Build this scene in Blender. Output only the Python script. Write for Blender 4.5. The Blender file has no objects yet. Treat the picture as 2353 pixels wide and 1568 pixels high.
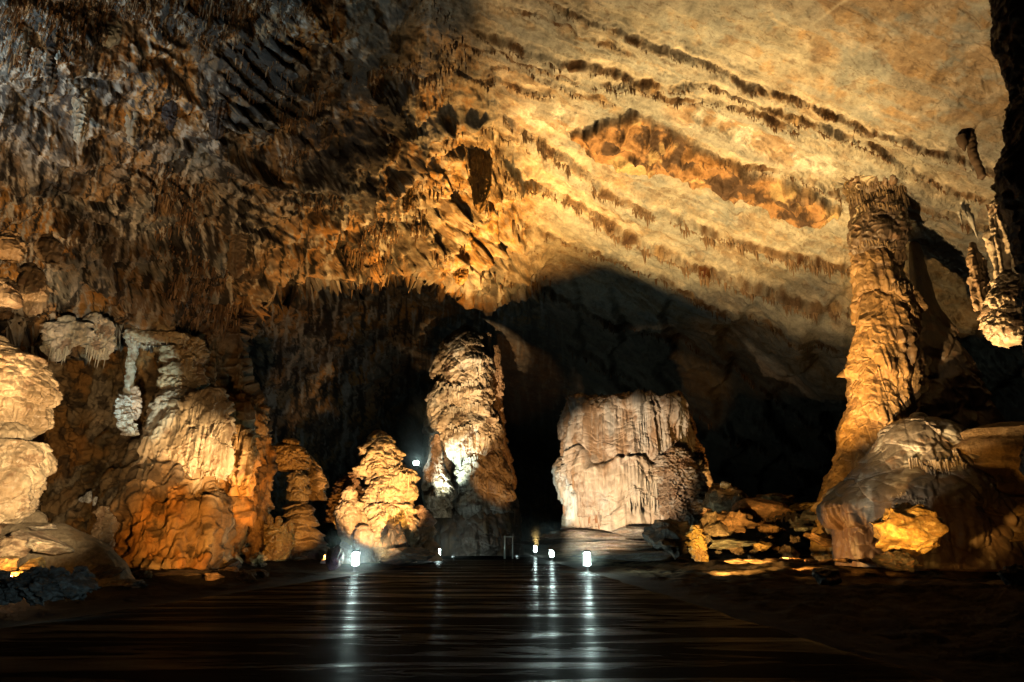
import bpy, math, random
import numpy as np
random.seed(7)
C = bpy.context.scene.collection
scn = bpy.context.scene
# ------------------------------------------------------------------ camera
W, H, F = 1024.0, 682.0, 626.0
PITCH = math.atan(199.0 / F)
CP, SP = math.cos(PITCH), math.sin(PITCH)
EYE = 1.4
cam_d = bpy.data.cameras.new('camera'); cam = bpy.data.objects.new('camera', cam_d); C.objects.link(cam)
cam_d.sensor_width = 36.0; cam_d.lens = F / W * 36.0; cam_d.clip_start = .05; cam_d.clip_end = 600
cam.location = (0, 0, EYE); cam.rotation_euler = (math.pi / 2 + PITCH, 0, 0)
scn.camera = cam
# ------------------------------------------------------------------ world, exposure
wd = bpy.data.worlds.new('World'); scn.world = wd; wd.use_nodes = True
wd.node_tree.nodes['Background'].inputs[0].default_value = (.9, .8, .7, 1)
wd.node_tree.nodes['Background'].inputs[1].default_value = 0.0035
scn.view_settings.view_transform = 'Standard'; scn.view_settings.look = 'None'
scn.view_settings.exposure = 0; scn.view_settings.gamma = 1
scn.cycles.use_denoising = True
scn.cycles.max_bounces = 4; scn.cycles.diffuse_bounces = 0; scn.cycles.glossy_bounces = 2
scn.cycles.sample_clamp_indirect = 3.0
Q = W / 2353.0


def P(px, py, Y):
    """world point seen at pixel (px,py) of the 1024 frame, at forward distance Y"""
    yc = (341.0 - py) / F; xc = (px - 512.0) / F
    fy = CP - SP * yc
    return np.array([xc / fy * Y, Y, EYE + (SP + CP * yc) / fy * Y])


def D(dx, dy, Y): return P(dx * Q, dy * Q, Y)


def G(dx, dy, z=0.0):
    yc = (341.0 - dy * Q) / F; xc = (dx * Q - 512.0) / F
    fy = CP - SP * yc; fz = SP + CP * yc
    Y = (z - EYE) / (fz / fy)
    return np.array([xc / fy * Y, Y, z])


# ------------------------------------------------------------------ lamps
AMB = (1, .42, .08); WRM = (1, .66, .33); SOFT = (1, .78, .52); COOL = (.74, .96, .93); VIO = (.72, .6, 1)


def spot(loc, tgt, watt, col, ang, blend=.4, rad=.15):
    l = bpy.data.lights.new('floodlight_beam', 'SPOT'); l.energy = watt; l.color = col
    l.spot_size = math.radians(ang); l.spot_blend = blend; l.shadow_soft_size = rad
    o = bpy.data.objects.new('floodlight_beam', l); C.objects.link(o)
    o.location = loc
    from mathutils import Vector
    o.rotation_euler = (Vector(tgt) - Vector(loc)).to_track_quat('-Z', 'Y').to_euler()
    return o


def point(loc, watt, col, rad=.1):
    l = bpy.data.lights.new('lamp_glow', 'POINT'); l.energy = watt; l.color = col; l.shadow_soft_size = rad
    o = bpy.data.objects.new('lamp_glow', l); C.objects.link(o); o.location = loc
    return o


K = 1000.0
#LIGHTS
def CE(px, py):
    """point of the vault (before roughening) seen at pixel px,py"""
    yc = (341. - py) / F; xc = (px - 512.) / F; fy = CP - SP * yc; a_ = xc / fy; t_ = (SP + CP * yc) / fy
    return P(px, py, min(26.6 / max(t_ + .25 * a_ + .1, .05), 36.9 / max(t_ - .8 * a_ + .375, .05)))


def edged(loc, tgt, edges, watt, col, blend=.12, rad=.1):
    """flood whose beam edge passes as nearly as possible through the given vault points"""
    loc = np.array(loc, float); ax = np.array(tgt) - loc; ax /= np.linalg.norm(ax)
    vs_ = np.array([CE(*e) - loc for e in edges]); vs_ /= np.linalg.norm(vs_, axis=1, keepdims=True)
    cost = lambda q: np.std(np.arccos(np.clip(vs_ @ q, -1, 1))); rg = np.random.RandomState(1); best = cost(ax); st = .2
    for _ in range(600):
        q = ax + st * rg.randn(3); q /= np.linalg.norm(q); c = cost(q)
        if c < best and np.dot(q, np.array(tgt) - loc) > 0: ax, best = q, c
        st = max(.004, st * .99)
    return spot(loc, loc + ax * 10, watt * K, col, 2 * math.degrees(np.arccos(vs_ @ ax).mean()), blend, rad)


# warm white flood that sweeps the right slab, its beam edge crossing the vault
edged((8, 21, .8), CE(800, 60), [(458, 0), (474, 90), (540, 238), (700, 285), (850, 352)], 16, (1, .64, .28), .16)
edged((5.6, 30, .7), CE(590, 160), [(492, 175), (520, 240), (600, 264), (740, 296)], 36, (1, .62, .22), .6)
# sodium floods into the crease
spot((0, 36, 1.0), CE(468, 222), 44 * K, (1, .48, .11), 66, 1.)
spot((1.5, 40, 1.0), CE(488, 215), 20 * K, (1, .60, .20), 42, 1.)
spot((-5, 33, 1.0), CE(330, 262), 9 * K, (1, .46, .10), 50, 1.)
# dim floods on the rugged left slope
spot((-7, 13, .8), CE(150, 200), 1.9 * K, (1, .56, .22), 80, .8)
spot((-14, 12, 1), CE(0, 170), 6.5 * K, (1, .60, .26), 62, .9)
spot((-12, 20, .6), CE(150, 280), 5.0 * K, (1, .46, .12), 46, .9)
spot((-19, 9, 4), CE(60, 0), 6.5 * K, (.6, .9, 1), 50, .9)
spot((-2, 26, 1), CE(390, 80), 2.4 * K, (1, .70, .36), 60, .9)


# --- formations
def dsp(a, Ya, b, Yb, w, c, ang, bl=.4, r=.15): return spot(D(a[0], a[1], Ya), D(b[0], b[1], Yb), w * K, c, ang, bl, r)


dsp((1040, 1272), 40, (1078, 905), 58, 26, (1, .64, .30), 23, .4)
dsp((965, 1210), 49, (1062, 1040), 56, 16, (.72, 1, .95), 26, .9)
dsp((1230, 1275), 44, (1150, 1000), 60, 3, AMB, 34)
dsp((1200, 1292), 28, (1445, 1075), 44, 14.0, (1, .70, .42), 36)
dsp((1150, 1275), 34, (1300, 1140), 44, 3.5, (.7, 1, .96), 20)
dsp((1130, 1272), 44, (1070, 815), 58, 15, (1, .70, .38), 12, .5)
dsp((1690, 1262), 36, (1615, 1100), 45, 3.5, (1, .5, .13), 26)
dsp((900, 1299), 28, (876, 1135), 41, 20, (1, .58, .24), 27, .3)
spot((-9, 42, 1), P(300, 340, 58), .7 * K, (1, .5, .15), 60, .9)
dsp((1010, 1240), 36, (890, 1060), 41, 1.6, (1, .5, .08), 60)
dsp((745, 1285), 38, (685, 1110), 44, 1.4, (1, .48, .1), 60)
dsp((640, 1306), 30, (640, 1235), 37, .8, AMB, 24)
dsp((760, 1312), 25, (445, 1010), 32, 11, (1, .64, .30), 22, .7)
dsp((330, 1318), 22, (395, 1000), 31, 3.0, (1, .68, .34), 24, .8)
dsp((520, 1324), 19, (440, 1190), 30, 7, AMB, 32, .9)
dsp((640, 1300), 28, (590, 1040), 37, 3.0, AMB, 34)
spot((-6.2, 9.5, 1.7), D(25, 1020, 19), 8 * K, (1, .68, .36), 36, .5)
dsp((14, 1325), 16.2, (70, 1300), 17, .10, AMB, 140)
dsp((250, 1330), 20, (170, 775), 28, 7, (.62, 1, .96), 16)
dsp((330, 1320), 22, (310, 870), 31, 3.6, (.66, 1, .95), 18)
dsp((1640, 1300), 25, (1940, 880), 31, 11, (1, .46, .06), 26, .9)
dsp((1330, 1306), 25, (2020, 740), 31, 12, (1, .55, .17), 30)
dsp((1640, 1330), 18, (2080, 1050), 27, 2.2, SOFT, 22, .9)
dsp((2150, 1320), 14, (2320, 640), 18, .9, WRM, 36)
dsp((1900, 1330), 17, (2070, 1225), 21, 5.5, (1, .48, .09), 24, .9)
dsp((1640, 1306), 25, (1740, 1205), 32, 2.2, (1, .52, .13), 60)
dsp((2200, 1320), 18, (2250, 1200), 26, .12, AMB, 100)
dsp((1800, 1280), 27, (1900, 1290), 26, .5, AMB, 140)
dsp((800, 1322), 27, (830, 1275), 38, .7, VIO, 40)
dsp((140, 1340), 12, (110, 1350), 14.3, .02, COOL, 150)
#ENDLIGHTS
# ------------------------------------------------------------------ noise


def _h(ix, iy, iz, seed):
    n = (ix * 374761393 + iy * 668265263 + iz * 2147483647 + seed * 974711) & 0xffffffff
    n = ((n ^ (n >> 13)) * 1274126177) & 0xffffffff
    n = ((n ^ (n >> 16)) * 2246822519) & 0xffffffff
    return n ^ (n >> 15)


def gnoise(x, y, z, seed=0):
    xi = np.floor(x).astype(np.int64); yi = np.floor(y).astype(np.int64); zi = np.floor(z).astype(np.int64)
    xf = x - xi; yf = y - yi; zf = z - zi
    u = xf * xf * xf * (xf * (xf * 6 - 15) + 10); v = yf * yf * yf * (yf * (yf * 6 - 15) + 10); w = zf * zf * zf * (zf * (zf * 6 - 15) + 10)
    r = 0
    for dx in (0, 1):
        for dy in (0, 1):
            for dz in (0, 1):
                h = _h(xi + dx, yi + dy, zi + dz, seed)
                gx = (h & 255) / 127.5 - 1; gy = ((h >> 8) & 255) / 127.5 - 1; gz = ((h >> 16) & 255) / 127.5 - 1
                d = gx * (xf - dx) + gy * (yf - dy) + gz * (zf - dz)
                r = r + d * (u if dx else 1 - u) * (v if dy else 1 - v) * (w if dz else 1 - w)
    return r * 1.3


def fbm(p, s, o=4, seed=0, g=.5, st=(1, 1, 1)):
    x, y, z = p[..., 0] * st[0] / s, p[..., 1] * st[1] / s, p[..., 2] * st[2] / s
    a = 1; r = 0
    for i in range(o):
        r = r + a * gnoise(x, y, z, seed + i * 17); a *= g; x = x * 2.03 + 3.1; y = y * 2.03 + 1.7; z = z * 2.03 + 5.3
    return r


def ridg(p, s, o=4, seed=0, g=.5, st=(1, 1, 1)):
    x, y, z = p[..., 0] * st[0] / s, p[..., 1] * st[1] / s, p[..., 2] * st[2] / s
    a = 1; r = 0; wgt = 1
    for i in range(o):
        n = 1 - np.abs(gnoise(x, y, z, seed + i * 17)) * 2; n = n * n * wgt
        r = r + a * n; wgt = np.clip(n, 0, 1); a *= g; x = x * 2.03 + 3.1; y = y * 2.03 + 1.7; z = z * 2.03 + 5.3
    return r - .8


def worley(x, y, z, seed=0):
    xi = np.floor(x).astype(np.int64); yi = np.floor(y).astype(np.int64); zi = np.floor(z).astype(np.int64)
    best = np.full(x.shape, 9.0); sec = best.copy(); bz = np.zeros(x.shape); bid = np.zeros(x.shape)
    for dx in (-1, 0, 1):
        for dy in (-1, 0, 1):
            for dz in (-1, 0, 1):
                h = _h(xi + dx, yi + dy, zi + dz, seed)
                px = xi + dx + (h & 255) / 255.; py = yi + dy + ((h >> 8) & 255) / 255.; pz = zi + dz + ((h >> 16) & 255) / 255.
                d = (px - x) ** 2 + (py - y) ** 2 + (pz - z) ** 2
                m = d < best
                sec = np.where(m, best, np.minimum(sec, d)); bz = np.where(m, z - pz, bz); bid = np.where(m, ((h >> 20) & 255) / 255., bid)
                best = np.where(m, d, best)
    return np.sqrt(best), np.sqrt(sec), bz, bid


def ss(a, b, x):
    t = np.clip((x - a) / (b - a), 0, 1); return t * t * (3 - 2 * t)


def smin(a, b, k):
    h = np.clip(.5 + .5 * (b - a) / k, 0, 1); return b * (1 - h) + a * h - k * h * (1 - h)


def mixc(a, b, t):
    return a * (1 - t[..., None]) + np.array(b, dtype=float) * t[..., None]


# ------------------------------------------------------------------ object helpers
def tag(o, label=None, cat=None, group=None, kind=None):
    if label: o['label'] = label
    if cat: o['category'] = cat
    if group: o['group'] = group
    if kind: o['kind'] = kind
    return o


def empty(name, loc, label, cat, group=None):
    o = bpy.data.objects.new(name, None); C.objects.link(o); o.location = [float(v) for v in loc]; o.empty_display_size = .3
    return tag(o, label, cat, group)


def mesh_obj(name, V, Fc, mat, parent=None, col=None, smooth=True, origin=None):
    """V (n,3) world points, Fc (m,4) or (m,3) indices"""
    V = np.asarray(V, dtype=np.float64)
    if origin is None:
        if parent is not None: origin = np.array(parent.matrix_world.translation) if False else np.array(parent.location)
        else: origin = np.array([(V[:, 0].min() + V[:, 0].max()) / 2, (V[:, 1].min() + V[:, 1].max()) / 2, V[:, 2].min()])
    V = V - origin
    me = bpy.data.meshes.new(name); n = len(Fc); k = Fc.shape[1]
    me.vertices.add(len(V)); me.vertices.foreach_set('co', V.astype(np.float32).ravel())
    me.loops.add(n * k); me.loops.foreach_set('vertex_index', Fc.astype(np.int32).ravel())
    me.polygons.add(n); me.polygons.foreach_set('loop_start', np.arange(0, n * k, k, dtype=np.int32))
    me.polygons.foreach_set('loop_total', np.full(n, k, dtype=np.int32))
    me.polygons.foreach_set('use_smooth', np.full(n, smooth))
    me.update(calc_edges=True)
    if col is not None:
        a = me.color_attributes.new('Mineral', 'FLOAT_COLOR', 'POINT')
        c4 = np.ones((len(V), 4), dtype=np.float32); c4[:, :3] = np.clip(col.reshape(-1, 3), 0.004, .9)
        a.data.foreach_set('color', c4.ravel())
    me.materials.append(mat)
    o = bpy.data.objects.new(name, me); C.objects.link(o)
    if parent is not None: o.parent = parent
    else: o.location = [float(v) for v in origin]
    return o


def grid_faces(h, w, wrap=False, flip=False):
    i = np.arange(h - 1)[:, None]; j = np.arange(w if wrap else w - 1)[None, :]; j2 = (j + 1) % w
    f = np.stack([i * w + j, i * w + j2, (i + 1) * w + j2, (i + 1) * w + j], -1).reshape(-1, 4)
    return f[:, ::-1] if flip else f


def gnormals(Pg, wrap=False):
    if wrap:
        du = np.roll(Pg, -1, 1) - np.roll(Pg, 1, 1)
    else:
        du = np.gradient(Pg, axis=1)
    dv = np.gradient(Pg, axis=0)
    n = np.cross(du, dv); n /= np.linalg.norm(n, axis=-1, keepdims=True) + 1e-9
    return n


# ------------------------------------------------------------------ materials
def rock_mat(name, rough=.6, spec=.4, bump=.5, s1=2.0, s2=9.0, dist=.12, vary=.45, tint=None, streak=0):
    m = bpy.data.materials.new(name); m.use_nodes = True; nt = m.node_tree; N = nt.nodes; L = nt.links
    b = N['Principled BSDF']; b.inputs['Roughness'].default_value = rough
    b.inputs['Specular IOR Level'].default_value = spec
    at = N.new('ShaderNodeAttribute'); at.attribute_name = 'Mineral'
    geo = N.new('ShaderNodeNewGeometry')
    mp = N.new('ShaderNodeMapping'); L.new(geo.outputs['Position'], mp.inputs[0])
    if streak: mp.inputs['Scale'].default_value = (1, 1, streak)
    n1 = N.new('ShaderNodeTexNoise'); n1.inputs['Scale'].default_value = s1; n1.inputs['Detail'].default_value = 9; n1.inputs['Roughness'].default_value = .68
    n2 = N.new('ShaderNodeTexNoise'); n2.inputs['Scale'].default_value = s2; n2.inputs['Detail'].default_value = 5; n2.inputs['Roughness'].default_value = .7
    L.new(mp.outputs[0], n1.inputs[0]); L.new(mp.outputs[0], n2.inputs[0])
    r = N.new('ShaderNodeMapRange'); r.inputs[1].default_value = .3; r.inputs[2].default_value = .7; r.inputs[3].default_value = 1 - vary; r.inputs[4].default_value = 1 + vary
    L.new(n1.outputs[0], r.inputs[0])
    r2 = N.new('ShaderNodeMapRange'); r2.inputs[1].default_value = .3; r2.inputs[2].default_value = .7; r2.inputs[3].default_value = 1 - vary * .5; r2.inputs[4].default_value = 1 + vary * .5
    L.new(n2.outputs[0], r2.inputs[0])
    mu = N.new('ShaderNodeMath'); mu.operation = 'MULTIPLY'; L.new(r.outputs[0], mu.inputs[0]); L.new(r2.outputs[0], mu.inputs[1])
    vm = N.new('ShaderNodeVectorMath'); vm.operation = 'SCALE'; L.new(at.outputs['Color'], vm.inputs[0]); L.new(mu.outputs[0], vm.inputs['Scale'])
    L.new(vm.outputs[0], b.inputs['Base Color'])
    ad = N.new('ShaderNodeMath'); ad.operation = 'MULTIPLY_ADD'; L.new(n2.outputs[0], ad.inputs[0]); ad.inputs[1].default_value = .45; L.new(n1.outputs[0], ad.inputs[2])
    bp = N.new('ShaderNodeBump'); bp.inputs['Strength'].default_value = bump; bp.inputs['Distance'].default_value = dist
    L.new(ad.outputs[0], bp.inputs['Height']); L.new(bp.outputs[0], b.inputs['Normal'])
    rr = N.new('ShaderNodeMapRange'); rr.inputs[1].default_value = .35; rr.inputs[2].default_value = .65; rr.inputs[3].default_value = rough - .15; rr.inputs[4].default_value = min(1, rough + .2)
    L.new(n1.outputs[0], rr.inputs[0]); L.new(rr.outputs[0], b.inputs['Roughness'])
    return m


M_SHELL = rock_mat('cave_limestone', .7, .3, .6, 1.2, 6, .25, .4)
M_FLOW = rock_mat('flowstone', .42, .5, .55, 2.6, 11, .07, .28, streak=.22)
M_ROCK = rock_mat('boulder_rock', .6, .4, .8, 2.5, 10, .12, .4)
M_ICE = rock_mat('dripstone', .55, .4, .3, 4, 12, .05, .3, streak=.3)


def plain(name, col, rough=.5, metal=0, emit=None, es=0):
    m = bpy.data.materials.new(name); m.use_nodes = True; nt = m.node_tree; b = nt.nodes['Principled BSDF']
    n = nt.nodes.new('ShaderNodeTexNoise'); n.inputs['Scale'].default_value = 14; n.inputs['Detail'].default_value = 5
    r = nt.nodes.new('ShaderNodeValToRGB'); r.color_ramp.elements[0].position = .3; r.color_ramp.elements[1].position = .7
    r.color_ramp.elements[0].color = (*[c * .7 for c in col], 1); r.color_ramp.elements[1].color = (*[min(1, c * 1.25) for c in col], 1)
    nt.links.new(n.outputs[0], r.inputs[0]); nt.links.new(r.outputs[0], b.inputs['Base Color'])
    b.inputs['Roughness'].default_value = rough; b.inputs['Metallic'].default_value = metal
    if emit: b.inputs['Emission Color'].default_value = (*emit, 1); b.inputs['Emission Strength'].default_value = es
    return m


M_METAL = plain('painted_metal', (.05, .05, .05), .45, .6)
M_FIN = plain('lamp_fin_metal', (.6, .62, .6), .35, .8)
M_GLOW = plain('lamp_diffuser', (.8, .9, .85), .5, 0, (.80, 1, .93), 55)
M_GLOWO = plain('sodium_lens', (.8, .6, .4), .5, 0, (1, .6, .3), 60)
M_PAINT = plain('scratched_paint', (.03, .02, .015), .8)

# ------------------------------------------------------------------ cave ceiling
def poly_sd(U, V, pts):
    """distance to polyline and sign (+ below the line)"""
    best = np.full(U.shape, 1e9); sg = np.ones(U.shape)
    for (x0, y0), (x1, y1) in zip(pts[:-1], pts[1:]):
        dx, dy = x1 - x0, y1 - y0; t = np.clip(((U - x0) * dx + (V - y0) * dy) / (dx * dx + dy * dy), 0, 1)
        ex, ey = U - x0 - t * dx, V - y0 - t * dy; d = ex * ex + ey * ey; m = d < best
        sg = np.where(m, np.where(ey * dx - ex * dy > 0, 1, -1), sg); best = np.where(m, d, best)
    return np.sqrt(best), sg


# ledges: (points in 1024 px, step height m, decay px, fringe density, fringe length px)
LEDGES = [
    ([(483, 1), (511, 9), (541, 12), (563, 21), (578, 31), (600, 39), (622, 49), (634, 55)], .25, 7, .5, 3.0),
    ([(545, -4), (563, 9), (600, 22), (622, 31), (645, 39), (675, 49), (705, 61), (746, 84), (779, 96), (808, 105), (831, 117), (868, 132), (906, 140), (927, 149), (957, 158), (986, 169), (1030, 180)], .55, 9, 1.0, 4.5),
    ([(470, 25), (500, 36), (518, 42), (541, 51), (563, 58), (585, 61), (605, 67), (622, 73), (645, 83), (675, 89), (694, 84), (716, 84), (734, 92), (758, 102), (779, 111), (801, 122), (823, 129), (853, 142), (883, 154), (906, 168)], .6, 12, 1.6, 5.5),
    ([(447, 50), (474, 49), (496, 43), (505, 46), (518, 56), (548, 62), (578, 74), (600, 80)], .3, 7, 1.2, 5),
    ([(478, 84), (493, 70), (508, 64), (526, 65), (540, 63)], .25, 6, .9, 4),
    ([(526, 55), (539, 74), (563, 82), (578, 89), (600, 95), (618, 100)], .3, 7, 1.1, 5),
    ([(448, 65), (466, 83), (483, 85), (493, 78), (511, 85), (523, 89), (541, 92), (556, 91)], .4, 8, 1.8, 6.5),
    ([(600, 78), (640, 80), (670, 96), (700, 99), (726, 102), (748, 110), (770, 120), (800, 132)], .45, 8, 1.8, 7.5),
    ([(470, 128), (481, 134), (511, 143), (530, 150)], .4, 7, 1.8, 7),
    ([(503, 115), (533, 138), (563, 156), (585, 168), (608, 186), (637, 204), (675, 217), (700, 230), (734, 241), (779, 252), (808, 256), (853, 262)], .7, 14, 2.6, 9),
    ([(497, 158), (526, 175), (548, 190), (570, 199), (593, 211), (615, 224), (640, 238), (675, 253), (693, 262), (719, 270), (752, 277), (779, 286), (808, 295), (856, 301)], .9, 16, 2.6, 9),
    ([(500, 215), (540, 232), (590, 247), (640, 262), (700, 290), (760, 312), (850, 330)], .35, 12, .8, 6),
    ([(540, 290), (620, 320), (700, 355), (780, 400), (850, 440)], .7, 16, .6, 6),
    ([(560, 340), (650, 385), (740, 430), (830, 485)], .7, 16, .6, 6),
    ([(700, 150), (760, 168), (800, 178), (845, 200), (880, 215)], .4, 8, 1.3, 5),
    ([(860, 190), (900, 200), (950, 215), (1010, 235)], .4, 9, 1.0, 6),
    ([(905, 170), (930, 182), (960, 196), (1000, 208)], .4, 9, 1.0, 6),
]
SLABTOP = [(570, 127), (600, 117), (640, 108), (676, 126), (700, 145), (750, 168), (800, 185), (840, 205)]
SLABBOT = [(570, 127), (590, 142), (620, 156), (650, 160), (676, 162), (705, 177), (734, 190), (764, 203), (794, 218), (823, 221), (840, 209)]


def base_depths(U, V):
    yc = (341. - V) / F; xc = (U - 512.) / F
    fy = CP - SP * yc; a = xc / fy; t = (SP + CP * yc) / fy
    yR = 26.6 / np.maximum(t + .25 * a + .1, .05)
    yL = 36.9 / np.maximum(t - .8 * a + .375, .05)
    yF = 45. / np.maximum(t - 1.1 * a + .1, .05)
    return a, t, yR, yL, yF


uA = [-250, 0, 240, 250, 262, 285, 300, 350, 400, 440, 480, 520, 560, 620, 1300]
vA = [335, 335, 333, 305, 292, 288, 290, 276, 262, 274, 290, 285, 262, 262, 262]


def build_ceiling():
    us = np.linspace(-190, 1230, 1180); vs = np.concatenate([np.linspace(-170, -4, 90), np.linspace(-2, 400, 400), np.linspace(402, 562, 90)])
    U0, V0 = np.meshgrid(us, vs)
    jit = np.stack([U0 / 14., V0 / 14., U0 * 0], -1)
    U = U0 + 3.5 * fbm(jit, 1, 3, 3); V = V0 + 3.0 * fbm(jit, 1, 3, 9)
    a, t, yR, yL, yF = base_depths(U0, V0)
    left = ss(-4, 6, (yR - yL))                              # 1 on the rugged slope
    mass = smin(yR, yL, 5.)
    far = smin(smin(yR, yF, 10.), np.full_like(yR, 112.), 12.)
    va = np.interp(U, uA, vA); wid = np.interp(U0, [0, 240, 262, 330, 430, 520], [14, 14, 10, 26, 20, 40])
    m = ss(0, 1, (V - va) / wid)
    Yd = mass * (1 - m) + far * m
    Pg = np.stack([a * Yd, Yd, EYE + t * Yd], -1)
    # ceiling low-frequency form
    Nn = gnormals(Pg); tocam = -(Pg - np.array([0, 0, EYE])); s = np.sign((Nn * tocam).sum(-1)); Nn *= s[..., None]
    rug = np.clip(left * (1 - .0 * m) + .10, 0, 1)
    cen = ss(0, 1, 1 - np.abs(U0 - 480) / 90) * ss(40, 120, V0) ; rug = np.clip(rug + .6 * cen * ss(130, 0, np.abs(V0 - 190)), 0, 1)
    tr = ss(900, 1040, U0) * .25; rug = np.clip(rug + tr, 0, 1) * (1 - .9 * ss(.5, 1, m) * ss(250, 270, U0))
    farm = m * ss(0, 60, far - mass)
    d = np.zeros_like(U0)
    d += rug * (1.3 * ridg(Pg, 7., 5, 11, .55) + .55 * fbm(Pg, 1.6, 5, 21, .6))
    F1, F2, bz, bid = worley(Pg[..., 0] / 2.6 + .4 * fbm(Pg, 2, 2, 5), Pg[..., 1] / 2.6, Pg[..., 2] / 1.9, 31)
    d += rug * (.55 * (bid - .5) + .3 * ss(0, .25, F2 - F1) - .2)
    calm = ss(-.02, .16, fbm(Pg, 8., 4, 140, g=.55)) * (1 - cen) * left; fine = rug * (1 - .8 * calm)
    F1, F2, bz, bid = worley(Pg[..., 0] / .9, Pg[..., 1] / .9, Pg[..., 2] / .8 + .5 * fbm(Pg, 1, 2, 5), 32)
    d += fine * .30 * (bid - .5) + rug * calm * .15 * ridg(Pg, 2.2, 5, 143)
    fl = np.abs(gnoise(Pg[..., 0] / .38, Pg[..., 1] / .8, Pg[..., 2] / 3.4, 55)) + .6 * np.abs(gnoise(Pg[..., 0] / 1.1, Pg[..., 1] / 2., Pg[..., 2] / 6., 56)) - .1; flm = ss(.05, .3, fbm(Pg, 5, 3, 77)) * (1 - .7 * cen)
    UP = 512 + (U0 - 512) * 1965. / (V0 + 1625.)                 # plumb lines of the rock face
    fl = np.abs(gnoise(UP / 4.2, V0 / 55., UP * 0 + 2.2, 55)) + .7 * np.abs(gnoise(UP / 11., V0 / 90., UP * 0, 56)) - .1
    ci = np.floor((UP + 2.5 * gnoise(UP / 9., V0 / 30., UP * 0, 58)) / 2.3).astype(np.int64); hh_ = _h(ci, ci * 0 + 5, ci * 0, 9) / 4294967295.
    sq = V0 / (20. + 26. * (_h(ci // 7, ci * 0, ci * 0, 4) / 4294967295.)) + .35 * hh_ + .9 * gnoise(UP / 26., V0 / 200., UP * 0, 59); sq = sq - np.floor(sq)
    clump = ss(.0, .22, fbm(np.stack([UP / 36., V0 / 26., UP * 0], -1), 1, 3, 78) - .03 + .25 * np.exp(-((V0 - (U0 - 190) * 1.0) / 50) ** 2) + .15 * ss(90, 10, np.hypot((U0 - 75), (V0 - 70) * .8)) - .25 * cen)
    curt = ss(.25, .6, sq) * ss(1., .96, sq) * clump * (.6 + .4 * hh_)
    d += fine * (.03 + .17 * flm) * (fl * 2 - .5) * (1 - .6 * cen) + (.3 * rug + .7 * fine) * .22 * curt + rug * .10 * ridg(Pg, .7, 4, 91)
    # layered slabs at the upper left, beds dipping to the right
    bm = ss(1, .55, np.hypot((U0 - 245) / 115, (V0 - 75) / 85)) + ss(1, .6, np.hypot((U0 - 150) / 90, (V0 - 215) / 50)) * .6 + .8 * ss(1, .5, np.hypot((U0 - 270) / 70, (V0 - 210) / 60)) * .6
    q = (-U * .56 + V * .83) / 12. + 1.3 * fbm(Pg, 6, 2, 45); fr = q - np.floor(q); bedid = _h(np.floor(q).astype(np.int64), (np.floor((U * .83 + V * .56) / 33 + .37 * np.floor(q))).astype(np.int64), np.zeros(U.shape, dtype=np.int64), 3) / 4294967295.
    bm = np.clip(bm, 0, 1) * ss(-.25, .15, fbm(Pg, 5, 2, 49)); d = d * (1 - .4 * bm) + bm * (.7 * (1 - fr) + 1.1 * (bedid - .5)) * ss(0, .12, fr)
    bedid2, frb = bedid, fr
    # far wall: long inclined strata
    q = (Pg[..., 2] + .62 * Pg[..., 0]) / 1.9 + .7 * fbm(Pg, 14, 3, 61); fr = q - np.floor(q)
    strat = np.clip(farm + (1 - left) * ss(250, 330, V0), 0, 1)
    d += strat * (.9 * fr * ss(1., .8, fr) + .8 * fbm(Pg, 5, 4, 63, st=(.6, .6, 2)) + 1.2 * fbm(Pg, 16, 2, 65))
    d += (1 - rug) * (.35 * fbm(Pg, 11, 2, 41) + .05 * ridg(Pg, 2.0, 4, 43) + .02 * fbm(Pg, .5, 2, 44))
    # bright central mass: draped folds
    fold = cen * ss(300, 240, V0) * ss(120, 170, V0)
    q = (Pg[..., 2] - .5 * np.abs(Pg[..., 0] - 1)) / 1.5 + .9 * fbm(Pg, 4, 3, 71); fr = q - np.floor(q)
    d += fold * .8 * fr * ss(1, .85, fr)
    # ledges
    # fine bedding of the slab, sweeping down to the right, and panels between the ledges
    aq = (V - U * .46) ; ar = (U + V * .46); sp = np.stack([aq / 5.5, ar / 85., U0 * 0 + 4.4], -1); stria = fbm(sp, 1, 4, 161, g=.6)
    sp2 = np.stack([aq / 22., ar / 190., U0 * 0 + 8.4], -1); broad = fbm(sp2, 1, 3, 163)
    sl = (1 - rug) * (1 - farm); calm2 = 1 - .75 * ss(5, -25, V0 - np.interp(U0, [470, 545, 675, 831, 1030], [-30, -4, 49, 117, 180])); sl = sl * calm2; d += sl * (.055 * stria + .5 * broad); stp = broad * 5; stp = stp - np.floor(stp); d += sl * .22 * stp * ss(1, .9, stp)
    lm = np.zeros_like(U0); bright = np.zeros_like(U0)
    for i, (pts, hgt, dec, den, ln) in enumerate(LEDGES):
        dist, sg = poly_sd(U, V, pts); sd = dist * sg
        wobb = .55 + .8 * np.clip(fbm(np.stack([U0 / 30, V0 / 30, U0 * 0 + i], -1), 1, 2, 5) + .5, 0, 1)
        endf = ss(pts[0][0] - 3, pts[0][0] + 12, U0) * ss(pts[-1][0] + 3, pts[-1][0] - 12, U0)
        near = np.exp(-(dist / 3.2) ** 2)
        d += endf * wobb * hgt * .7 * ss(-.8, .8, sd) * np.exp(-np.maximum(sd, 0) / dec)
        d += endf * near * .16 * ridg(Pg, .6, 3, 47 + i)
        al = .25 + .75 * ss(-.25, .15, gnoise((U0 + V0) / 38., U0 * 0 + i * 5.3, U0 * 0, 15) + .5 * gnoise((U0 + V0) / 13., U0 * 0 + i * 5.3, U0 * 0, 16)); lm = np.maximum(lm, al * endf * np.exp(-(np.maximum(dist - .3, 0) / (.7 + .55 * den)) ** 2) * (.5 + .5 * wobb)); bright = np.maximum(bright, endf * np.exp(-((sd + 4.5) / 3.5) ** 2))
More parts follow.
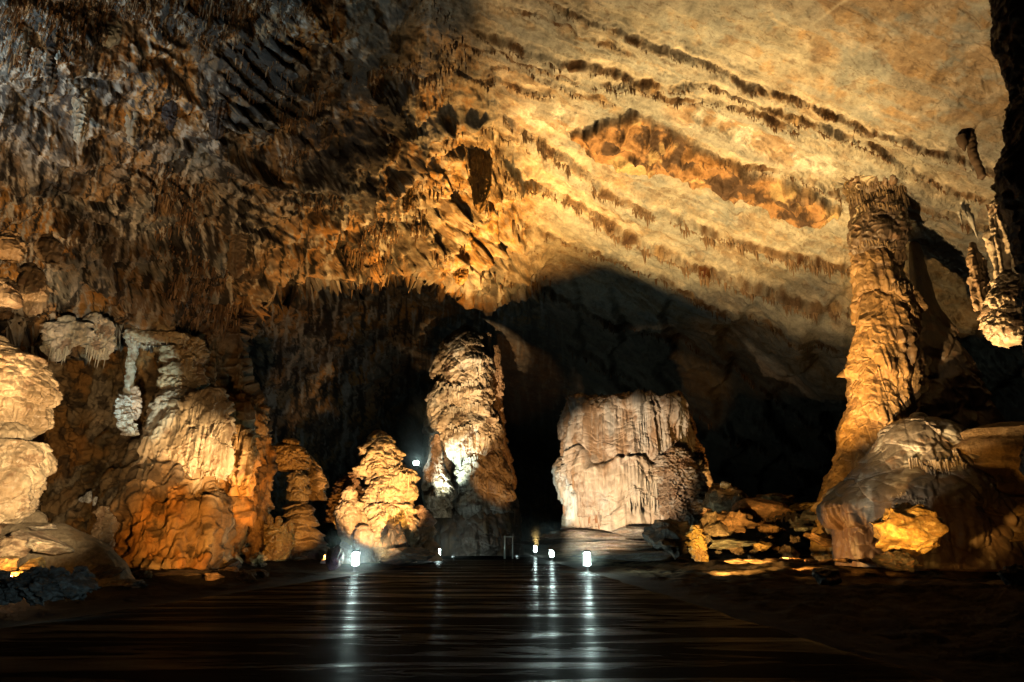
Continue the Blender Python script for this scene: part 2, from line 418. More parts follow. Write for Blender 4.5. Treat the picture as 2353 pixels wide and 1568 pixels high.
    dt, sgt = poly_sd(U, V, SLABTOP); db, sgb = poly_sd(U, V, SLABBOT)
    slab = ss(-1.5, 2, dt * sgt) * ss(-1.5, 1.5, -db * sgb) * ss(566, 574, U0) * ss(845, 838, U0)
    d += slab * (.9 + .5 * ridg(Pg, 1.8, 4, 81, st=(1, 1, 2.2)))
    Pg = Pg + Nn * d[..., None]
    # ---------------- colour of the rock, some light and shade painted into it
    col = np.empty(Pg.shape); col[:] = (.40, .375, .30)
    n1 = fbm(Pg, 6, 4, 101); n2 = fbm(Pg, 1.4, 5, 103, g=.6); n3 = fbm(Pg, 3., 5, 105, g=.6); vst = fbm(Pg, .9, 4, 107, st=(1, 1, .2), g=.65)
    col = mixc(col, (.40, .30, .19), ss(-.1, .4, n1 + .3 * vst + .5 * ss(760, 960, U0 - V0 * .8)))  # upper right painted browner, the tan of the orange light
    col = mixc(col, (.33, .34, .31), ss(.1, .45, n3 - .3 * n1))
    col = mixc(col, (.46, .30, .14), .45 * ss(.18, .5, vst + .4 * n2))
    col = mixc(col, (.56, .50, .40), .6 * ss(.3, .5, n2 + .3 * n3))
    col = mixc(col, (.20, .13, .08), .55 * ss(.35, .55, -n2 + .2 * vst)); ck = np.abs(fbm(Pg, 6, 5, 119, g=.6)); col = mixc(col, (.12, .08, .05), .55 * ss(.016, .003, ck) * ss(-.1, .15, n1)); ck = np.abs(fbm(Pg, 9, 4, 121, g=.55, st=(.5, .5, 1.6))); col = mixc(col, (.62, .55, .42), .6 * ss(.02, .005, ck))
    col = mixc(col, (.30, .25, .18), .5 * calm2 * ss(.10, .35, stria)); col = mixc(col, (.54, .48, .37), .45 * calm2 * ss(.08, .3, -stria)); col = mixc(col, (.34, .35, .32), .6 * ss(.05, .2, broad)); col = mixc(col, (.14, .09, .05), .6 * ss(.86, .97, stp) * ss(-.1, .15, stria))
    # near ledges: ochre and cream crust with dark brown drip deposits
    col = mixc(col, (.62, .55, .42), .8 * bright * ss(-.3, .1, n2))
    col = mixc(col, (.46, .29, .12), lm * ss(-.2, .2, n3) * .8)
    col = mixc(col, (.13, .075, .038), lm * ss(-.12, .2, .6 * n2 + .3 * lm + .2 * vst))
    # white and ochre crust field between the two middle ledges
    cr = ss(1, .4, np.hypot((U0 - 545) / 55, (V0 - 118) / 22)) + ss(1, .5, np.hypot((U0 - 720) / 70, (V0 - 125 - (U0 - 720) * .35) / 16)) + ss(1, .5, np.hypot((U0 - 800) / 60, (V0 - 158 - (U0 - 800) * .35) / 20))
    col = mixc(col, (.72, .68, .58), np.clip(cr, 0, 1) * ss(-.1, .2, n2)); col = mixc(col, (.42, .25, .11), .7 * np.clip(cr, 0, 1) * ss(.12, .3, n3))
    col = mixc(col, (.44, .22, .07), slab * (.85)); col = mixc(col, (.10, .06, .035), slab * ss(-.05, .2, n2 + .2 * n3)); col = mixc(col, (.6, .42, .2), slab * ss(.2, .4, -n3))
    # rugged side: ochre rock, blue-grey crust, black curtains, calcite, shade painted as dark bands
    n2 = fbm(Pg, .8, 5, 103, g=.7); n3 = fbm(Pg, 1.8, 5, 105, g=.65)
    cl = np.empty(Pg.shape); cl[:] = (.28, .18, .09)
    cl = mixc(cl, (.52, .28, .085), ss(-.05, .12, n1 + .3 * n3)); n4 = fbm(Pg, 4., 5, 145, g=.6); cl = mixc(cl, (.25, .26, .25), ss(.08, .2, n4 - .2 * n1)); cl = mixc(cl, (.56, .36, .18), calm * ss(-.1, .15, n4 + .2 * n3) * .8)
    ckl = np.abs(fbm(Pg, 3.2, 4, 147, g=.55)); cl = mixc(cl, (.03, .025, .02), .9 * ss(.03, .008, ckl) * calm); cl = mixc(cl, (.22, .23, .22), .6 * ss(.1, .3, n3 - .4 * n1 + .25 * ss(330, 200, U0) * ss(140, 20, V0)))
    cl = mixc(cl, (.60, .50, .38), (.8 - .6 * calm) * ss(.34, .44, n2 - .2 * n3))
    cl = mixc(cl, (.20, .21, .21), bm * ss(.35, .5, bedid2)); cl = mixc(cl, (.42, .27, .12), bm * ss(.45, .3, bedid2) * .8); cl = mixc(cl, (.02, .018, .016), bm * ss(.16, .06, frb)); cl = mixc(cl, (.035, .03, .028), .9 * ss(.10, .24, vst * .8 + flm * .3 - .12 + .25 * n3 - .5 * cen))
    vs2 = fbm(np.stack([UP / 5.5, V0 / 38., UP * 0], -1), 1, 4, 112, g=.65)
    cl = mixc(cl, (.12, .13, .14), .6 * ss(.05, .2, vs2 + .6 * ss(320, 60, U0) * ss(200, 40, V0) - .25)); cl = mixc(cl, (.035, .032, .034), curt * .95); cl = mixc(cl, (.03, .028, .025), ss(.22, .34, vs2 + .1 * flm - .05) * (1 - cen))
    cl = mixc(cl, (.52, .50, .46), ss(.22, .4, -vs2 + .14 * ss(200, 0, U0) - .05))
    n3 = n3 * 1.0; cl = mixc(cl, (.06, .055, .045), ss(.25, .8, np.exp(-((U0 - 378) / 48) ** 2 - ((V0 - 55) / 95) ** 2)) * ss(-.5, .1, n3 + .3 * vst))  # dimness left of the crease painted into the rock
    dk = np.exp(-((V0 - (U0 - 190) * 1.0) / 62) ** 2) * ss(150, 210, U0) * ss(470, 420, U0)  # band of dark bristles, the slope's shade painted in with them
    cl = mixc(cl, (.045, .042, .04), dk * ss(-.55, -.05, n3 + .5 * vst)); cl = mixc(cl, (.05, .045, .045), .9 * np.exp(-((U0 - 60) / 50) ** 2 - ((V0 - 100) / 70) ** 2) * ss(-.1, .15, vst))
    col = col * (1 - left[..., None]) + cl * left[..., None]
    cc = np.empty(Pg.shape); cc[:] = (.56, .40, .22); cc = mixc(cc, (.62, .34, .09), ss(0, .3, n1 + n3)); cc = mixc(cc, (.66, .58, .44), ss(.1, .35, n2)); cc = mixc(cc, (.12, .07, .035), .8 * ss(.15, .38, -n2 + .5 * vst))
    k = fold * .9; col = col * (1 - k[..., None]) + cc * k[..., None]
    col = mixc(col, (.045, .035, .026), .95 * farm); col = mixc(col, (.10, .08, .06), .8 * ss(0, 60, V0 - np.interp(U0, [480, 560, 700, 850, 1000], [290, 268, 300, 350, 380])) * (U0 > 480))  # darkness of the far hall and beyond the beam edge, painted on
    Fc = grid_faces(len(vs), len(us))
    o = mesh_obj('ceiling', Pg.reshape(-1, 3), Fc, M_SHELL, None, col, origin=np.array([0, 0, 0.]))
    tag(o, kind='structure')
    return us, vs, Pg, left, flm, rug, cen, m


us, vs, PG, LEFT, FLM, RUG, CEN, MM = build_ceiling()


def ceil_at(u, v):
    j = np.clip(np.round(np.interp(u, us, np.arange(len(us)))).astype(int), 0, len(us) - 1); i = np.clip(np.round(np.interp(v, vs, np.arange(len(vs)))).astype(int), 0, len(vs) - 1)
    return i, j


# ------------------------------------------------------------------ left wall below the overhang
def interp2(U, V, cu, cv, T):
    T = np.array(T, dtype=float)
    fu = np.interp(U, cu, np.arange(len(cu))); fv = np.interp(V, cv, np.arange(len(cv)))
    i = np.clip(fv.astype(int), 0, len(cv) - 2); j = np.clip(fu.astype(int), 0, len(cu) - 2); a = fv - i; b = fu - j
    a = a * a * (3 - 2 * a); b = b * b * (3 - 2 * b)
    return T[i, j] * (1 - a) * (1 - b) + T[i + 1, j] * a * (1 - b) + T[i, j + 1] * (1 - a) * b + T[i + 1, j + 1] * a * b


def build_left_wall():
    vs = np.linspace(296, 596, 430); ncore = 560; nret = 40
    R = np.interp(vs, [296, 330, 350, 380, 400, 430, 450, 470, 500, 530, 570, 600], [252, 246, 244, 248, 262, 268, 274, 268, 250, 240, 236, 236])
    R = R + 2.5 * gnoise(vs / 9., vs * 0 + 3.3, vs * 0 + 1.1, 4)
    s = np.linspace(0, 1, ncore)
    U = -190 + (R[:, None] + 190) * s[None, :] ** .8; V = np.repeat(vs[:, None], ncore, 1)
    cu = [-190, -60, 0, 50, 85, 115, 140, 170, 205, 235, 275]
    cv = [296, 318, 332, 346, 375, 420, 450, 480, 510, 545, 570, 600]
    T = [[21, 23.5, 26.5, 28.5, 30, 31, 32, 32.8, 33.5, 34.5, 35.5],
         [21, 23.5, 26.5, 28.5, 30, 31, 32, 32.6, 33.0, 34, 35.5],
         [21, 24, 27, 31, 31.5, 32.5, 33.5, 33.2, 33.0, 34, 36],
         [22, 25, 29, 35, 36, 37, 37, 34, 33, 34.5, 36.5],
         [22, 26, 30, 36, 38, 38.5, 38, 33.5, 32.5, 34.5, 36.5],
         [22, 26, 30, 36, 38, 38, 36.5, 32.5, 31.5, 33.5, 35.5],
         [22, 26, 30, 36, 37.5, 36, 32, 30.5, 31, 33.5, 35.5],
         [22, 26, 30, 36, 36.5, 33, 29.5, 29.5, 31, 33.5, 36],
         [22, 26, 30, 35, 34.5, 30.5, 28.8, 29.0, 30, 33, 36],
         [22, 26, 30, 34, 32.5, 29.5, 28.3, 28.5, 29.5, 33, 36],
         [22, 25, 28, 32, 31, 28.5, 27.5, 27.5, 28.5, 32, 36],
         [22, 24, 25, 29, 28, 26, 25, 25, 26, 30, 35]]
    Yd = interp2(U, V, cu, cv, T)
    a, t, *_ = base_depths(U, V)
    Pg = np.stack([a * Yd, Yd, EYE + t * Yd], -1)
    # returning side: the wall turns and runs back into the dark hall
    rr = np.linspace(0, 1, nret + 1)[1:]
    edge = Pg[:, -1:, :]
    ret = edge + np.stack([edge[..., 0] / edge[..., 1] * rr[None] * 26 * 1.25 - .3 * rr[None], 0 * edge[..., 0] + rr[None] * 26, 0 * edge[..., 0] * rr[None]], -1)
    ret[..., 2] = edge[..., 2]
    Pg = np.concatenate([Pg, ret], 1); U = np.concatenate([U, np.repeat(U[:, -1:], nret, 1)], 1); V = np.concatenate([V, np.repeat(V[:, -1:], nret, 1)], 1)
    Nn = gnormals(Pg); s_ = np.sign((Nn * (np.array([6, 0, EYE]) - Pg)).sum(-1)); Nn *= s_[..., None]
    p = Pg
    w = p + .25 * np.stack([fbm(p, 2.5, 2, 1), fbm(p, 2.5, 2, 2), 2 * fbm(p, 2.5, 2, 3)], -1)
    d = .8 * fbm(p, 5, 3, 201, st=(1, 1, .6))
    tz = w[..., 2] / 2.3 + .8 * fbm(p, 3, 2, 207, st=(1, 1, .2)); fr = 1 - (tz - np.floor(tz)); d += .14 * fr ** 1.3 * ss(1, .85, fr)
    F1, F2, bz, bid = worley(w[..., 0] / .62, w[..., 1] / 1.0, w[..., 2] / 2.4, 203); low = ss(440, 500, V)
    d += (.16 + .14 * low) * np.sqrt(np.clip(1 - (F1 / .8) ** 2, 0, 1)) * (1 - .4 * bz)
    F1, F2, bz, bid = worley(w[..., 0] / .26, w[..., 1] / .4, w[..., 2] / .6, 204)
    d += .09 * np.sqrt(np.clip(1 - (F1 / .8) ** 2, 0, 1)) * (1 - .5 * bz) + .1 * (bid - .5)
    # curtains
    cur = ss(1, .6, np.hypot((U - 178) / 45, (V - 435) / 48)) + .7 * ss(1, .6, np.hypot((U - 235) / 26, (V - 400) / 60)) + .5 * ss(360, 330, V)
    fl = np.abs(gnoise(p[..., 0] / .42, p[..., 1] / 1.2, p[..., 2] / 7.0, 205)) * 2
    d += .3 * cur * (fl - .35) + .18 * (np.abs(gnoise(p[..., 0] / .6, p[..., 1] / 1., p[..., 2] / 5.0, 216)) * 2 - .4) + .07 * (np.abs(gnoise(p[..., 0] / .2, p[..., 1] / .4, p[..., 2] / 2.0, 206)) * 2 - .4)
    d += .10 * ridg(p, .5, 4, 209) + .12 * (np.abs(gnoise(p[..., 0] / .33, p[..., 1] / .8, p[..., 2] / 3.2, 219)) * 2 - .4)
    d -= d.mean(); d *= .35 + .65 * ss(300, 330, V); core = np.ones_like(d); core[:, ncore:] = np.linspace(1, .3, nret)
    d *= core
    Pg = Pg + Nn * d[..., None]
    n1 = fbm(p, 4, 4, 211); n2 = fbm(p, .9, 5, 213, g=.6); n3 = fbm(p, 2, 4, 215, st=(1, 1, .35))
    col = np.empty(Pg.shape); col[:] = (.36, .235, .11)
    col = mixc(col, (.17, .12, .05), ss(-.1, .3, n1) * ss(175, 120, U)); col = mixc(col, (.50, .40, .26), ss(.05, .35, n3) * .9)
    col = mixc(col, (.44, .23, .07), ss(.1, .4, n1 - n3)); col = mixc(col, (.07, .05, .03), .8 * ss(.12, .4, -n2))
    col = mixc(col, (.62, .50, .36), np.clip(cur, 0, 1) * ss(345, 365, V) * ss(-.3, .15, n3) * .8)
    col = mixc(col, (.30, .2, .13), .6 * ss(360, 330, V))
    h, w_ = U.shape
    o = mesh_obj('cave_wall', Pg.reshape(-1, 3), grid_faces(h, w_), M_SHELL, None, col, origin=np.array([0, 0, 0.]))
    tag(o, 'rugged brown flowstone wall under the left overhang, dark niche and ribbed curtains', 'rock wall')
    return o


build_left_wall()
# ------------------------------------------------------------------ fringes of hanging stalactites
def cones(anch, ln, rad, sides=5, rings=4, seed=1, dirs=None):
    """anch (n,3); returns V,F,ring index per vertex"""
    n = len(anch); rng = np.random.RandomState(seed)
    th = np.linspace(0, 2 * np.pi, sides, endpoint=False)[None, None, :] + rng.rand(n, 1, 1) * 6
    tt = np.linspace(0, 1, rings)[None, :, None]
    prof = (1 - tt) ** .75 * (1 + .25 * rng.randn(n, rings, 1) * (tt > 0) * (tt < 1)) + .02
    r = rad[:, None, None] * prof
    lean = rng.randn(n, 2) * .04 * ln[:, None]
    x = anch[:, 0, None, None] + np.cos(th) * r + lean[:, 0, None, None] * tt
    y = anch[:, 1, None, None] + np.sin(th) * r + lean[:, 1, None, None] * tt
    z = anch[:, 2, None, None] - ln[:, None, None] * tt + 0 * th + .12 * ln[:, None, None]
    V = np.stack([x, y, z], -1).reshape(-1, 3)
    f1 = grid_faces(rings, sides, True)
    Fc = (f1[None] + (np.arange(n) * rings * sides)[:, None, None]).reshape(-1, 4)
    return V, Fc


fr_a, fr_l, fr_r, fr_c = [], [], [], []
rng = np.random.RandomState(5)
for li, (pts, hgt, dec, den, ln) in enumerate(LEDGES):
    pts = np.array(pts, float); seg = np.hypot(*np.diff(pts, axis=0).T); L = np.concatenate([[0], np.cumsum(seg)])
    n = int(L[-1] * den * 1.25)
    s = rng.rand(n) * L[-1]; u = np.interp(s, L, pts[:, 0]); v = np.interp(s, L, pts[:, 1])
    clump = np.clip(gnoise(s / 11., s * 0 + li * 3.7, s * 0, 7) + gnoise(s / 3.5, s * 0 + li * 3.7, s * 0, 8) * .7 + .45, .05, 1.4)
    keep = rng.rand(n) < clump * 1.3; u, v, clump = u[keep], v[keep], clump[keep]; n = len(u)
    v = v + rng.rand(n) * (1.5 + den) + .5
    lpx = ln * clump * (.35 + .9 * rng.rand(n) ** 2.) * 1.5
    i, j = ceil_at(u, v); A = PG[i, j]
    px = A[:, 1] / F
    fr_a.append(A); fr_l.append(lpx * px); fr_r.append((.45 + .45 * rng.rand(n)) * px * (.8 + lpx / 14)); fr_c.append(np.full(n, .0) + (.25 if li in (9, 10) else 0))
# bristles over the rugged left slope
n = 34000
u = rng.rand(n) * 620 - 60; v = rng.rand(n) * 360 - 20; i, j = ceil_at(u, v)
A = PG[i, j]; dens = FLM[i, j] * RUG[i, j] * (1 - MM[i, j]) * (gnoise(u / 34., v / 22., u * 0, 12) + .28 > 0) * (LEFT[i, j] > .3)
dens = dens * (1 - .6 * ss(1, .6, np.hypot((u - 245) / 115, (v - 70) / 60)))
k = rng.rand(n) < dens; A = A[k]; u = u[k]; v = v[k]; n = len(A)
cl = .5 + 1.0 * np.clip(gnoise(u / 18., v / 18., u * 0, 13) + .4, 0, 1)
lpx = (3 + 13 * rng.rand(n) ** 2.5) * cl
fr_a.append(A); fr_l.append(lpx * A[:, 1] / F); fr_r.append((.5 + .6 * rng.rand(n)) * A[:, 1] / F * (.8 + lpx / 18)); fr_c.append(np.where(rng.rand(n) < .3, .5, -.1))
fr_a = np.concatenate(fr_a); fr_l = np.concatenate(fr_l); fr_r = np.concatenate(fr_r); fr_c = np.concatenate(fr_c)
order = np.argsort(-(fr_l / fr_a[:, 1]))
NI = 260


def ice_col(n, sides, rings, base, seed):
    r = np.random.RandomState(seed); c = np.array([.20, .12, .065])[None] * (.6 + .9 * r.rand(n, 1)) + np.clip(base, 0, 1)[:, None] * np.array([.38, .30, .19])
    c = np.repeat(c[:, None], rings, 1); c *= np.linspace(1.1, .85, rings)[None, :, None] * 0 + 1
    return np.repeat(c[:, :, None], sides, 2).reshape(-1, 3)


rest = order[NI:]
V, Fc = cones(fr_a[rest], fr_l[rest], fr_r[rest])
o = mesh_obj('stalactite_fringe', V, Fc, M_ICE, None, ice_col(len(rest), 5, 4, fr_c[rest], 3), origin=np.array([0, 0, 0.]))
tag(o, 'countless small brown stalactites bristling along the ledges and crusted slopes of the vault', 'stalactites', kind='stuff')
for q, ii in enumerate(order[:NI]):
    V, Fc = cones(fr_a[ii:ii + 1], fr_l[ii:ii + 1], fr_r[ii:ii + 1], 8, 9, q)
    o = mesh_obj('stalactite', V, Fc, M_ICE, None, ice_col(1, 8, 9, fr_c[ii:ii + 1], q), origin=fr_a[ii])
    tag(o, 'slender brown stalactite hanging point down from the rocky vault', 'stalactite', 'small stalactites hanging all over the vault')


#B0
# ------------------------------------------------------------------ dripstone bodies
CREAM = (.62, .49, .34); OCHRE = (.56, .33, .12); BROWN = (.26, .15, .08); GREY = (.38, .37, .34); WHITE = (.72, .70, .64); TAN = (.45, .33, .2)


def body(name, prof, Y, parent, seed=1, k=1.0, nth=300, res=.75, lobes=(), flutes=(), sheets=None, rough=.08, base=CREAM, cols=(), mat=None, grooves=(), flat=False, back=0., twist=0., warp=.35, foot=True, capk=.45):
    """prof: (y, left, right) rows in the 2353-wide picture frame; a real closed solid of elliptical section at distance Y"""
    prof = sorted(prof); ys = np.array([p[0] for p in prof], float); xl = np.array([p[1] for p in prof], float); xr = np.array([p[2] for p in prof], float)
    nz = int(max(40, (ys[-1] - ys[0]) * Q * 1.15 / res)); yy = np.linspace(ys[0], ys[-1], nz)
    L = np.interp(yy, ys, xl); R = np.interp(yy, ys, xr); kk = np.ones(5) / 5
    L[2:-2] = np.convolve(L, kk, 'valid'); R[2:-2] = np.convolve(R, kk, 'valid')
    A = np.array([D(l, y, Y) for l, y in zip(L, yy)]); B = np.array([D(r, y, Y) for r, y in zip(R, yy)])
    cx = (A[:, 0] + B[:, 0]) / 2; r = (B[:, 0] - A[:, 0]) / 2; z = A[:, 2]
    # rounded or flat crown
    nc = 26; ph = np.linspace(0, 1, nc, endpoint=False); r0 = r[0]; hgt = r0 * (.12 if flat else .8)
    rc = r0 * np.sin(ph * np.pi / 2) if not flat else r0 * ph; rc[0] = .004 * r0
    zc = z[0] + hgt * np.cos(ph * np.pi / 2)
    z = np.concatenate([zc - hgt * (0 if flat else .35), z]); r = np.concatenate([rc, r]); cx = np.concatenate([np.full(nc, cx[0]), cx])
    if not flat: z = np.minimum.accumulate(z)
    th = np.linspace(0, 2 * np.pi, nth, endpoint=False)
    X = cx[:, None] + r[:, None] * np.cos(th)[None]; Yy = Y + back + k * r[:, None] * np.sin(th)[None]; Z = np.repeat(z[:, None], nth, 1)
    p = np.stack([X, Yy, Z], -1)
    Nn = np.stack([np.cos(th)[None] + 0 * Z, np.sin(th)[None] + 0 * Z, 0 * Z], -1)
    up = np.zeros(len(z)); up[:nc] = 1 - ph; Nn[..., 2] = up[:, None] * 1.5; Nn /= np.linalg.norm(Nn, axis=-1, keepdims=True)
    R0 = r.max(); w = p + warp * R0 * .35 * np.stack([fbm(p, R0 * .8, 2, seed), fbm(p, R0 * .8, 2, seed + 1), fbm(p, R0 * .8, 2, seed + 2)], -1)
    fade = np.clip(r / R0 * 1.5, .1, 1)[:, None]
    d = .12 * R0 * fbm(p, R0 * 1.1, 3, seed + 3); drip = 1.
    for (amp, sx, sz, sd) in lobes:
        F1, F2, bz, bid = worley(w[..., 0] / sx, w[..., 1] / sx, w[..., 2] / sz, seed + sd)
        d += amp * (1.1 * np.clip(1 - (F1 / .95) ** 2, 0, 1) ** .8 * (1 - .75 * bz) + .25 * (bid - .5))
        if sd == 1: drip = .45 + 1.5 * np.clip(-bz * 2, 0, 1)
    if sheets:
        amp, T = sheets; q = w[..., 2] / T + .7 * fbm(p, R0 * .9, 2, seed + 31, st=(1, 1, .3)); fr = 1 - (q - np.floor(q)); d += amp * fr ** 1.3 * ss(1, .9, fr)
        flm = (.4 + .9 * fr) * drip
    else: flm = drip
    for (amp, fx, fz, sd) in flutes:
        amp = min(amp, capk * fx)
        mk = (.25 + .75 * ss(-.3, .1, fbm(p, R0 * .6, 2, seed + 60 + sd))) if len(lobes) else 1
        d += amp * flm * mk * (np.abs(gnoise(p[..., 0] / fx, p[..., 1] / fx, w[..., 2] / fz, seed + sd)) * 2.4 - .5)
    for (gy, wob, dep, wid) in grooves:
        gz = D(0, gy, Y)[2]; dz = p[..., 2] - gz - wob * fbm(p, R0 * .8, 3, seed + int(gy)); d -= dep * np.exp(-(dz / wid) ** 2) - dep * .35 * np.exp(-((dz + wid * 3) / (wid * 2.5)) ** 2)
    d += rough * ridg(p, .5 * max(.5, R0 / 4), 4, seed + 5)
    d -= d.mean()
    p = p + Nn * (d * fade)[..., None]
    if flat: p[..., 2] += .15 * R0 * fbm(p, R0 * .6, 4, seed + 8)
    n1 = fbm(p, R0 * .7, 4, seed + 71); n2 = fbm(p, .8, 5, seed + 73, g=.62); n3 = fbm(p, 1.0, 4, seed + 75, st=(1, 1, .22))
    col = np.empty(p.shape); col[:] = base
    col = mixc(col, np.array(base) * .62 + np.array(OCHRE) * .2, ss(-.05, .35, n3)); col = mixc(col, np.minimum(np.array(base) * 1.25, .8), ss(.1, .4, n1 - n3) * .7)
    col = mixc(col, BROWN, .65 * ss(.22, .5, n2))
    for (c, which, lo, hi, amt) in cols:
        nn = {'n1': n1, 'n2': n2, 'n3': n3, 'top': ss(0, 1, (p[..., 2] - z.min()) / (z.max() - z.min())), 'right': (p[..., 0] - cx[:, None]) / R0}[which]
        col = mixc(col, c, amt * ss(lo, hi, nn))
    return mesh_obj(name, p.reshape(-1, 3), grid_faces(len(z), nth, True, flip=True), mat or M_FLOW, parent, col)


def rock(name, dx, dy, w, h, Y, parent=None, seed=1, cuts=9, rough=.12, base=TAN, cols=(), mat=None, rz=.9, n=90, tilt=0., flat=.75, rot=0., bed=0.):
    """a boulder centred on picture point (dx,dy), w x h picture units across"""
    c = D(dx, dy, Y); rx = (D(dx + w / 2, dy, Y)[0] - D(dx - w / 2, dy, Y)[0]) / 2; rh = abs(D(dx, dy - h / 2, Y)[2] - D(dx, dy + h / 2, Y)[2]) / 2
    n = int(np.clip(max(w, h) * Q * 1.3, 26, 150))
    th = np.linspace(0, 2 * np.pi, int(n * 2.4), endpoint=False)[None]; ph = np.linspace(.002, np.pi - .002, n)[:, None]
    q = np.stack([np.sin(ph) * np.cos(th), np.sin(ph) * np.sin(th), np.cos(ph) + 0 * th], -1)
    r = np.random.RandomState(seed)
    for _ in range(cuts):
        v = r.randn(3); v /= np.linalg.norm(v); cc = flat * (.75 + .3 * r.rand()); q = q - v * np.maximum((q * v).sum(-1) - cc, 0)[..., None]
    q = q / np.array([np.abs(q[..., 0]).max(), np.abs(q[..., 1]).max(), np.abs(q[..., 2]).max()])
    s = q * 1.0 + seed * 3.1
    d = rough * (1.2 * ridg(s, .9, 5, seed) + .5 * fbm(s, .35, 4, seed + 3))
    if bed: t = (q[..., 2] + .3 * q[..., 0]) * bed; d += rough * .8 * (t - np.floor(t))
    q = q * (1 + d)[..., None]
    if tilt: ct, st = math.cos(tilt), math.sin(tilt); q = np.stack([q[..., 0] * ct + q[..., 2] * st * rh / rx, q[..., 1], -q[..., 0] * st * rx / rh + q[..., 2] * ct], -1)
    p = c + q * np.array([rx, rx * rz, rh])
    col = np.empty(p.shape); col[:] = base; n1 = fbm(s, .8, 4, seed + 8); n2 = fbm(s, .22, 4, seed + 9)
    col = mixc(col, np.array(base) * .5, ss(0, .4, n1)); col = mixc(col, np.minimum(np.array(base) * 1.4, .75), ss(.0, .4, n2 - n1)); col = mixc(col, BROWN, .5 * ss(.15, .4, -n2))
    for (cc, which, lo, hi, amt) in cols: col = mixc(col, cc, amt * ss(lo, hi, {'n1': n1, 'n2': n2, 'top': q[..., 2]}[which]))
    return mesh_obj(name, p.reshape(-1, 3), grid_faces(n, th.shape[1], True, flip=True), mat or M_ROCK, parent, col)


def bvh_of(objs):
    from mathutils.bvhtree import BVHTree
    out = []
    for ob in objs:
        off = np.array(ob.location) + (np.array(ob.parent.location) if ob.parent else 0)
        me = ob.data; v = np.empty(len(me.vertices) * 3, dtype=np.float32); me.vertices.foreach_get('co', v); v = v.reshape(-1, 3) + off
        f = np.empty(len(me.loops), dtype=np.int32); me.loops.foreach_get('vertex_index', f); k = len(me.loops) // len(me.polygons)
        out.append(BVHTree.FromPolygons(v.tolist(), f.reshape(-1, k).tolist()))
    return out


def hit(trees, dx, dy):
    from mathutils import Vector
    o = Vector((0, 0, EYE)); d = (Vector(D(dx, dy, 10)) - o).normalized(); best = None
    for tr in trees:
        loc, nor, idx, dist = tr.ray_cast(o, d)
        if loc is not None and (best is None or dist < best[1]): best = (np.array(loc), dist, np.array(nor))
    return best


def strips(parent, name, rows, Y, seed, base=CREAM, lo=.15, hi=1., dens=1., front=0.):
    """rows of hanging icicles growing from the body behind them: rows of (x0,y0,x1,y1,length) in picture units"""
    trees = bvh_of([o for o in parent.children if o.type == 'MESH'])
    r = np.random.RandomState(seed)
    for (x0, y0, x1, y1, ln) in rows:
        A, Ln, Rd = [], [], []
        n = max(3, int(np.hypot(x1 - x0, y1 - y0) * Q / 1.3 * dens)); t = (np.arange(n) + r.rand(n)) / n
        for tt in t:
            x, y = x0 + (x1 - x0) * tt, y0 + (y1 - y0) * tt + r.rand() * 9 + 5 * math.sin(tt * 7 + seed); h = hit(trees, x, y)
            p = D(x, y, Y) if h is None else h[0] + np.array([0, -.04, .1]); A.append(p)
            Ln.append(ln * Q * p[1] / F * (lo + (hi - lo) * r.rand() ** 1.5)); Rd.append((.6 + .9 * r.rand()) * p[1] / F)
        V, Fc = cones(np.array(A), np.array(Ln), np.array(Rd), 7, 6, seed); c = np.empty(V.shape); c[:] = base; c *= .75 + .4 * np.repeat(r.rand(len(A)), 42)[:, None]
        o = mesh_obj(name, V, Fc, M_ICE, parent, c)
    return o


# ---- tall stalagmite in the middle of the hall
t = empty('tall_stalagmite', G(1085, 1276), 'tallest cream brown stalagmite in mid hall, its foot lit white', 'stalagmite')
body('main_shaft', [(756, 1052, 1090), (768, 1034, 1102), (780, 1022, 1110), (800, 1010, 1120), (830, 1003, 1128), (870, 996, 1132), (920, 990, 1134), (965, 988, 1138), (1000, 985, 1146), (1040, 986, 1152), (1080, 992, 1160), (1130, 1000, 1172), (1165, 1005, 1182), (1210, 996, 1188), (1275, 985, 1195)], 58, t, 11, .9, 460, .6,
     lobes=[(.8, 2.3, 3.2, 1), (.26, .9, 1.2, 2), (.07, .4, .4, 6)], flutes=[(.42, .45, 6, 3), (.20, .22, 3.5, 4)], sheets=(.35, 3.4), rough=.06, base=(.58, .47, .34), cols=[((.70, .66, .58), 'n1', .1, .3, .7), ((.10, .06, .045), 'n2', .25, .45, .7), ((.12, .09, .08), 'top', .16, .03, .85)])
body('side_spire', [(797, 1130, 1146), (815, 1126, 1150), (860, 1122, 1153), (920, 1124, 1156), (1000, 1130, 1160), (1060, 1140, 1176), (1120, 1150, 1186), (1165, 1152, 1192), (1275, 1140, 1195)], 60, t, 12, 1, 200, .8, lobes=[(.3, 1.0, 1.2, 1)], flutes=[(.3, .5, 6, 3)], rough=.08, base=(.46, .32, .22))
body('broken_stub', [(768, 1108, 1128), (785, 1110, 1130), (815, 1112, 1128), (850, 1112, 1126)], 59.5, t, 13, 1, 90, 1, flutes=[(.2, .4, 4, 3)], base=(.5, .36, .24), flat=True)
body('back_flank', [(880, 992, 1010), (900, 985, 1015), (950, 978, 1020), (1000, 974, 1030), (1060, 970, 1040), (1120, 972, 1040), (1275, 975, 1040)], 61, t, 14, 1, 160, 1, flutes=[(.25, .6, 8, 3)], rough=.05, base=(.40, .40, .32))
body('knobbly_buttress', [(1000, 998, 1010), (1020, 990, 1014), (1060, 984, 1018), (1085, 976, 1024), (1110, 972, 1036), (1140, 974, 1042), (1165, 984, 1040), (1190, 996, 1036)], 54.5, t, 15, 1, 160, .8, lobes=[(.35, 1.0, .9, 1)], flutes=[(.15, .3, 3, 3)], base=(.55, .38, .26))
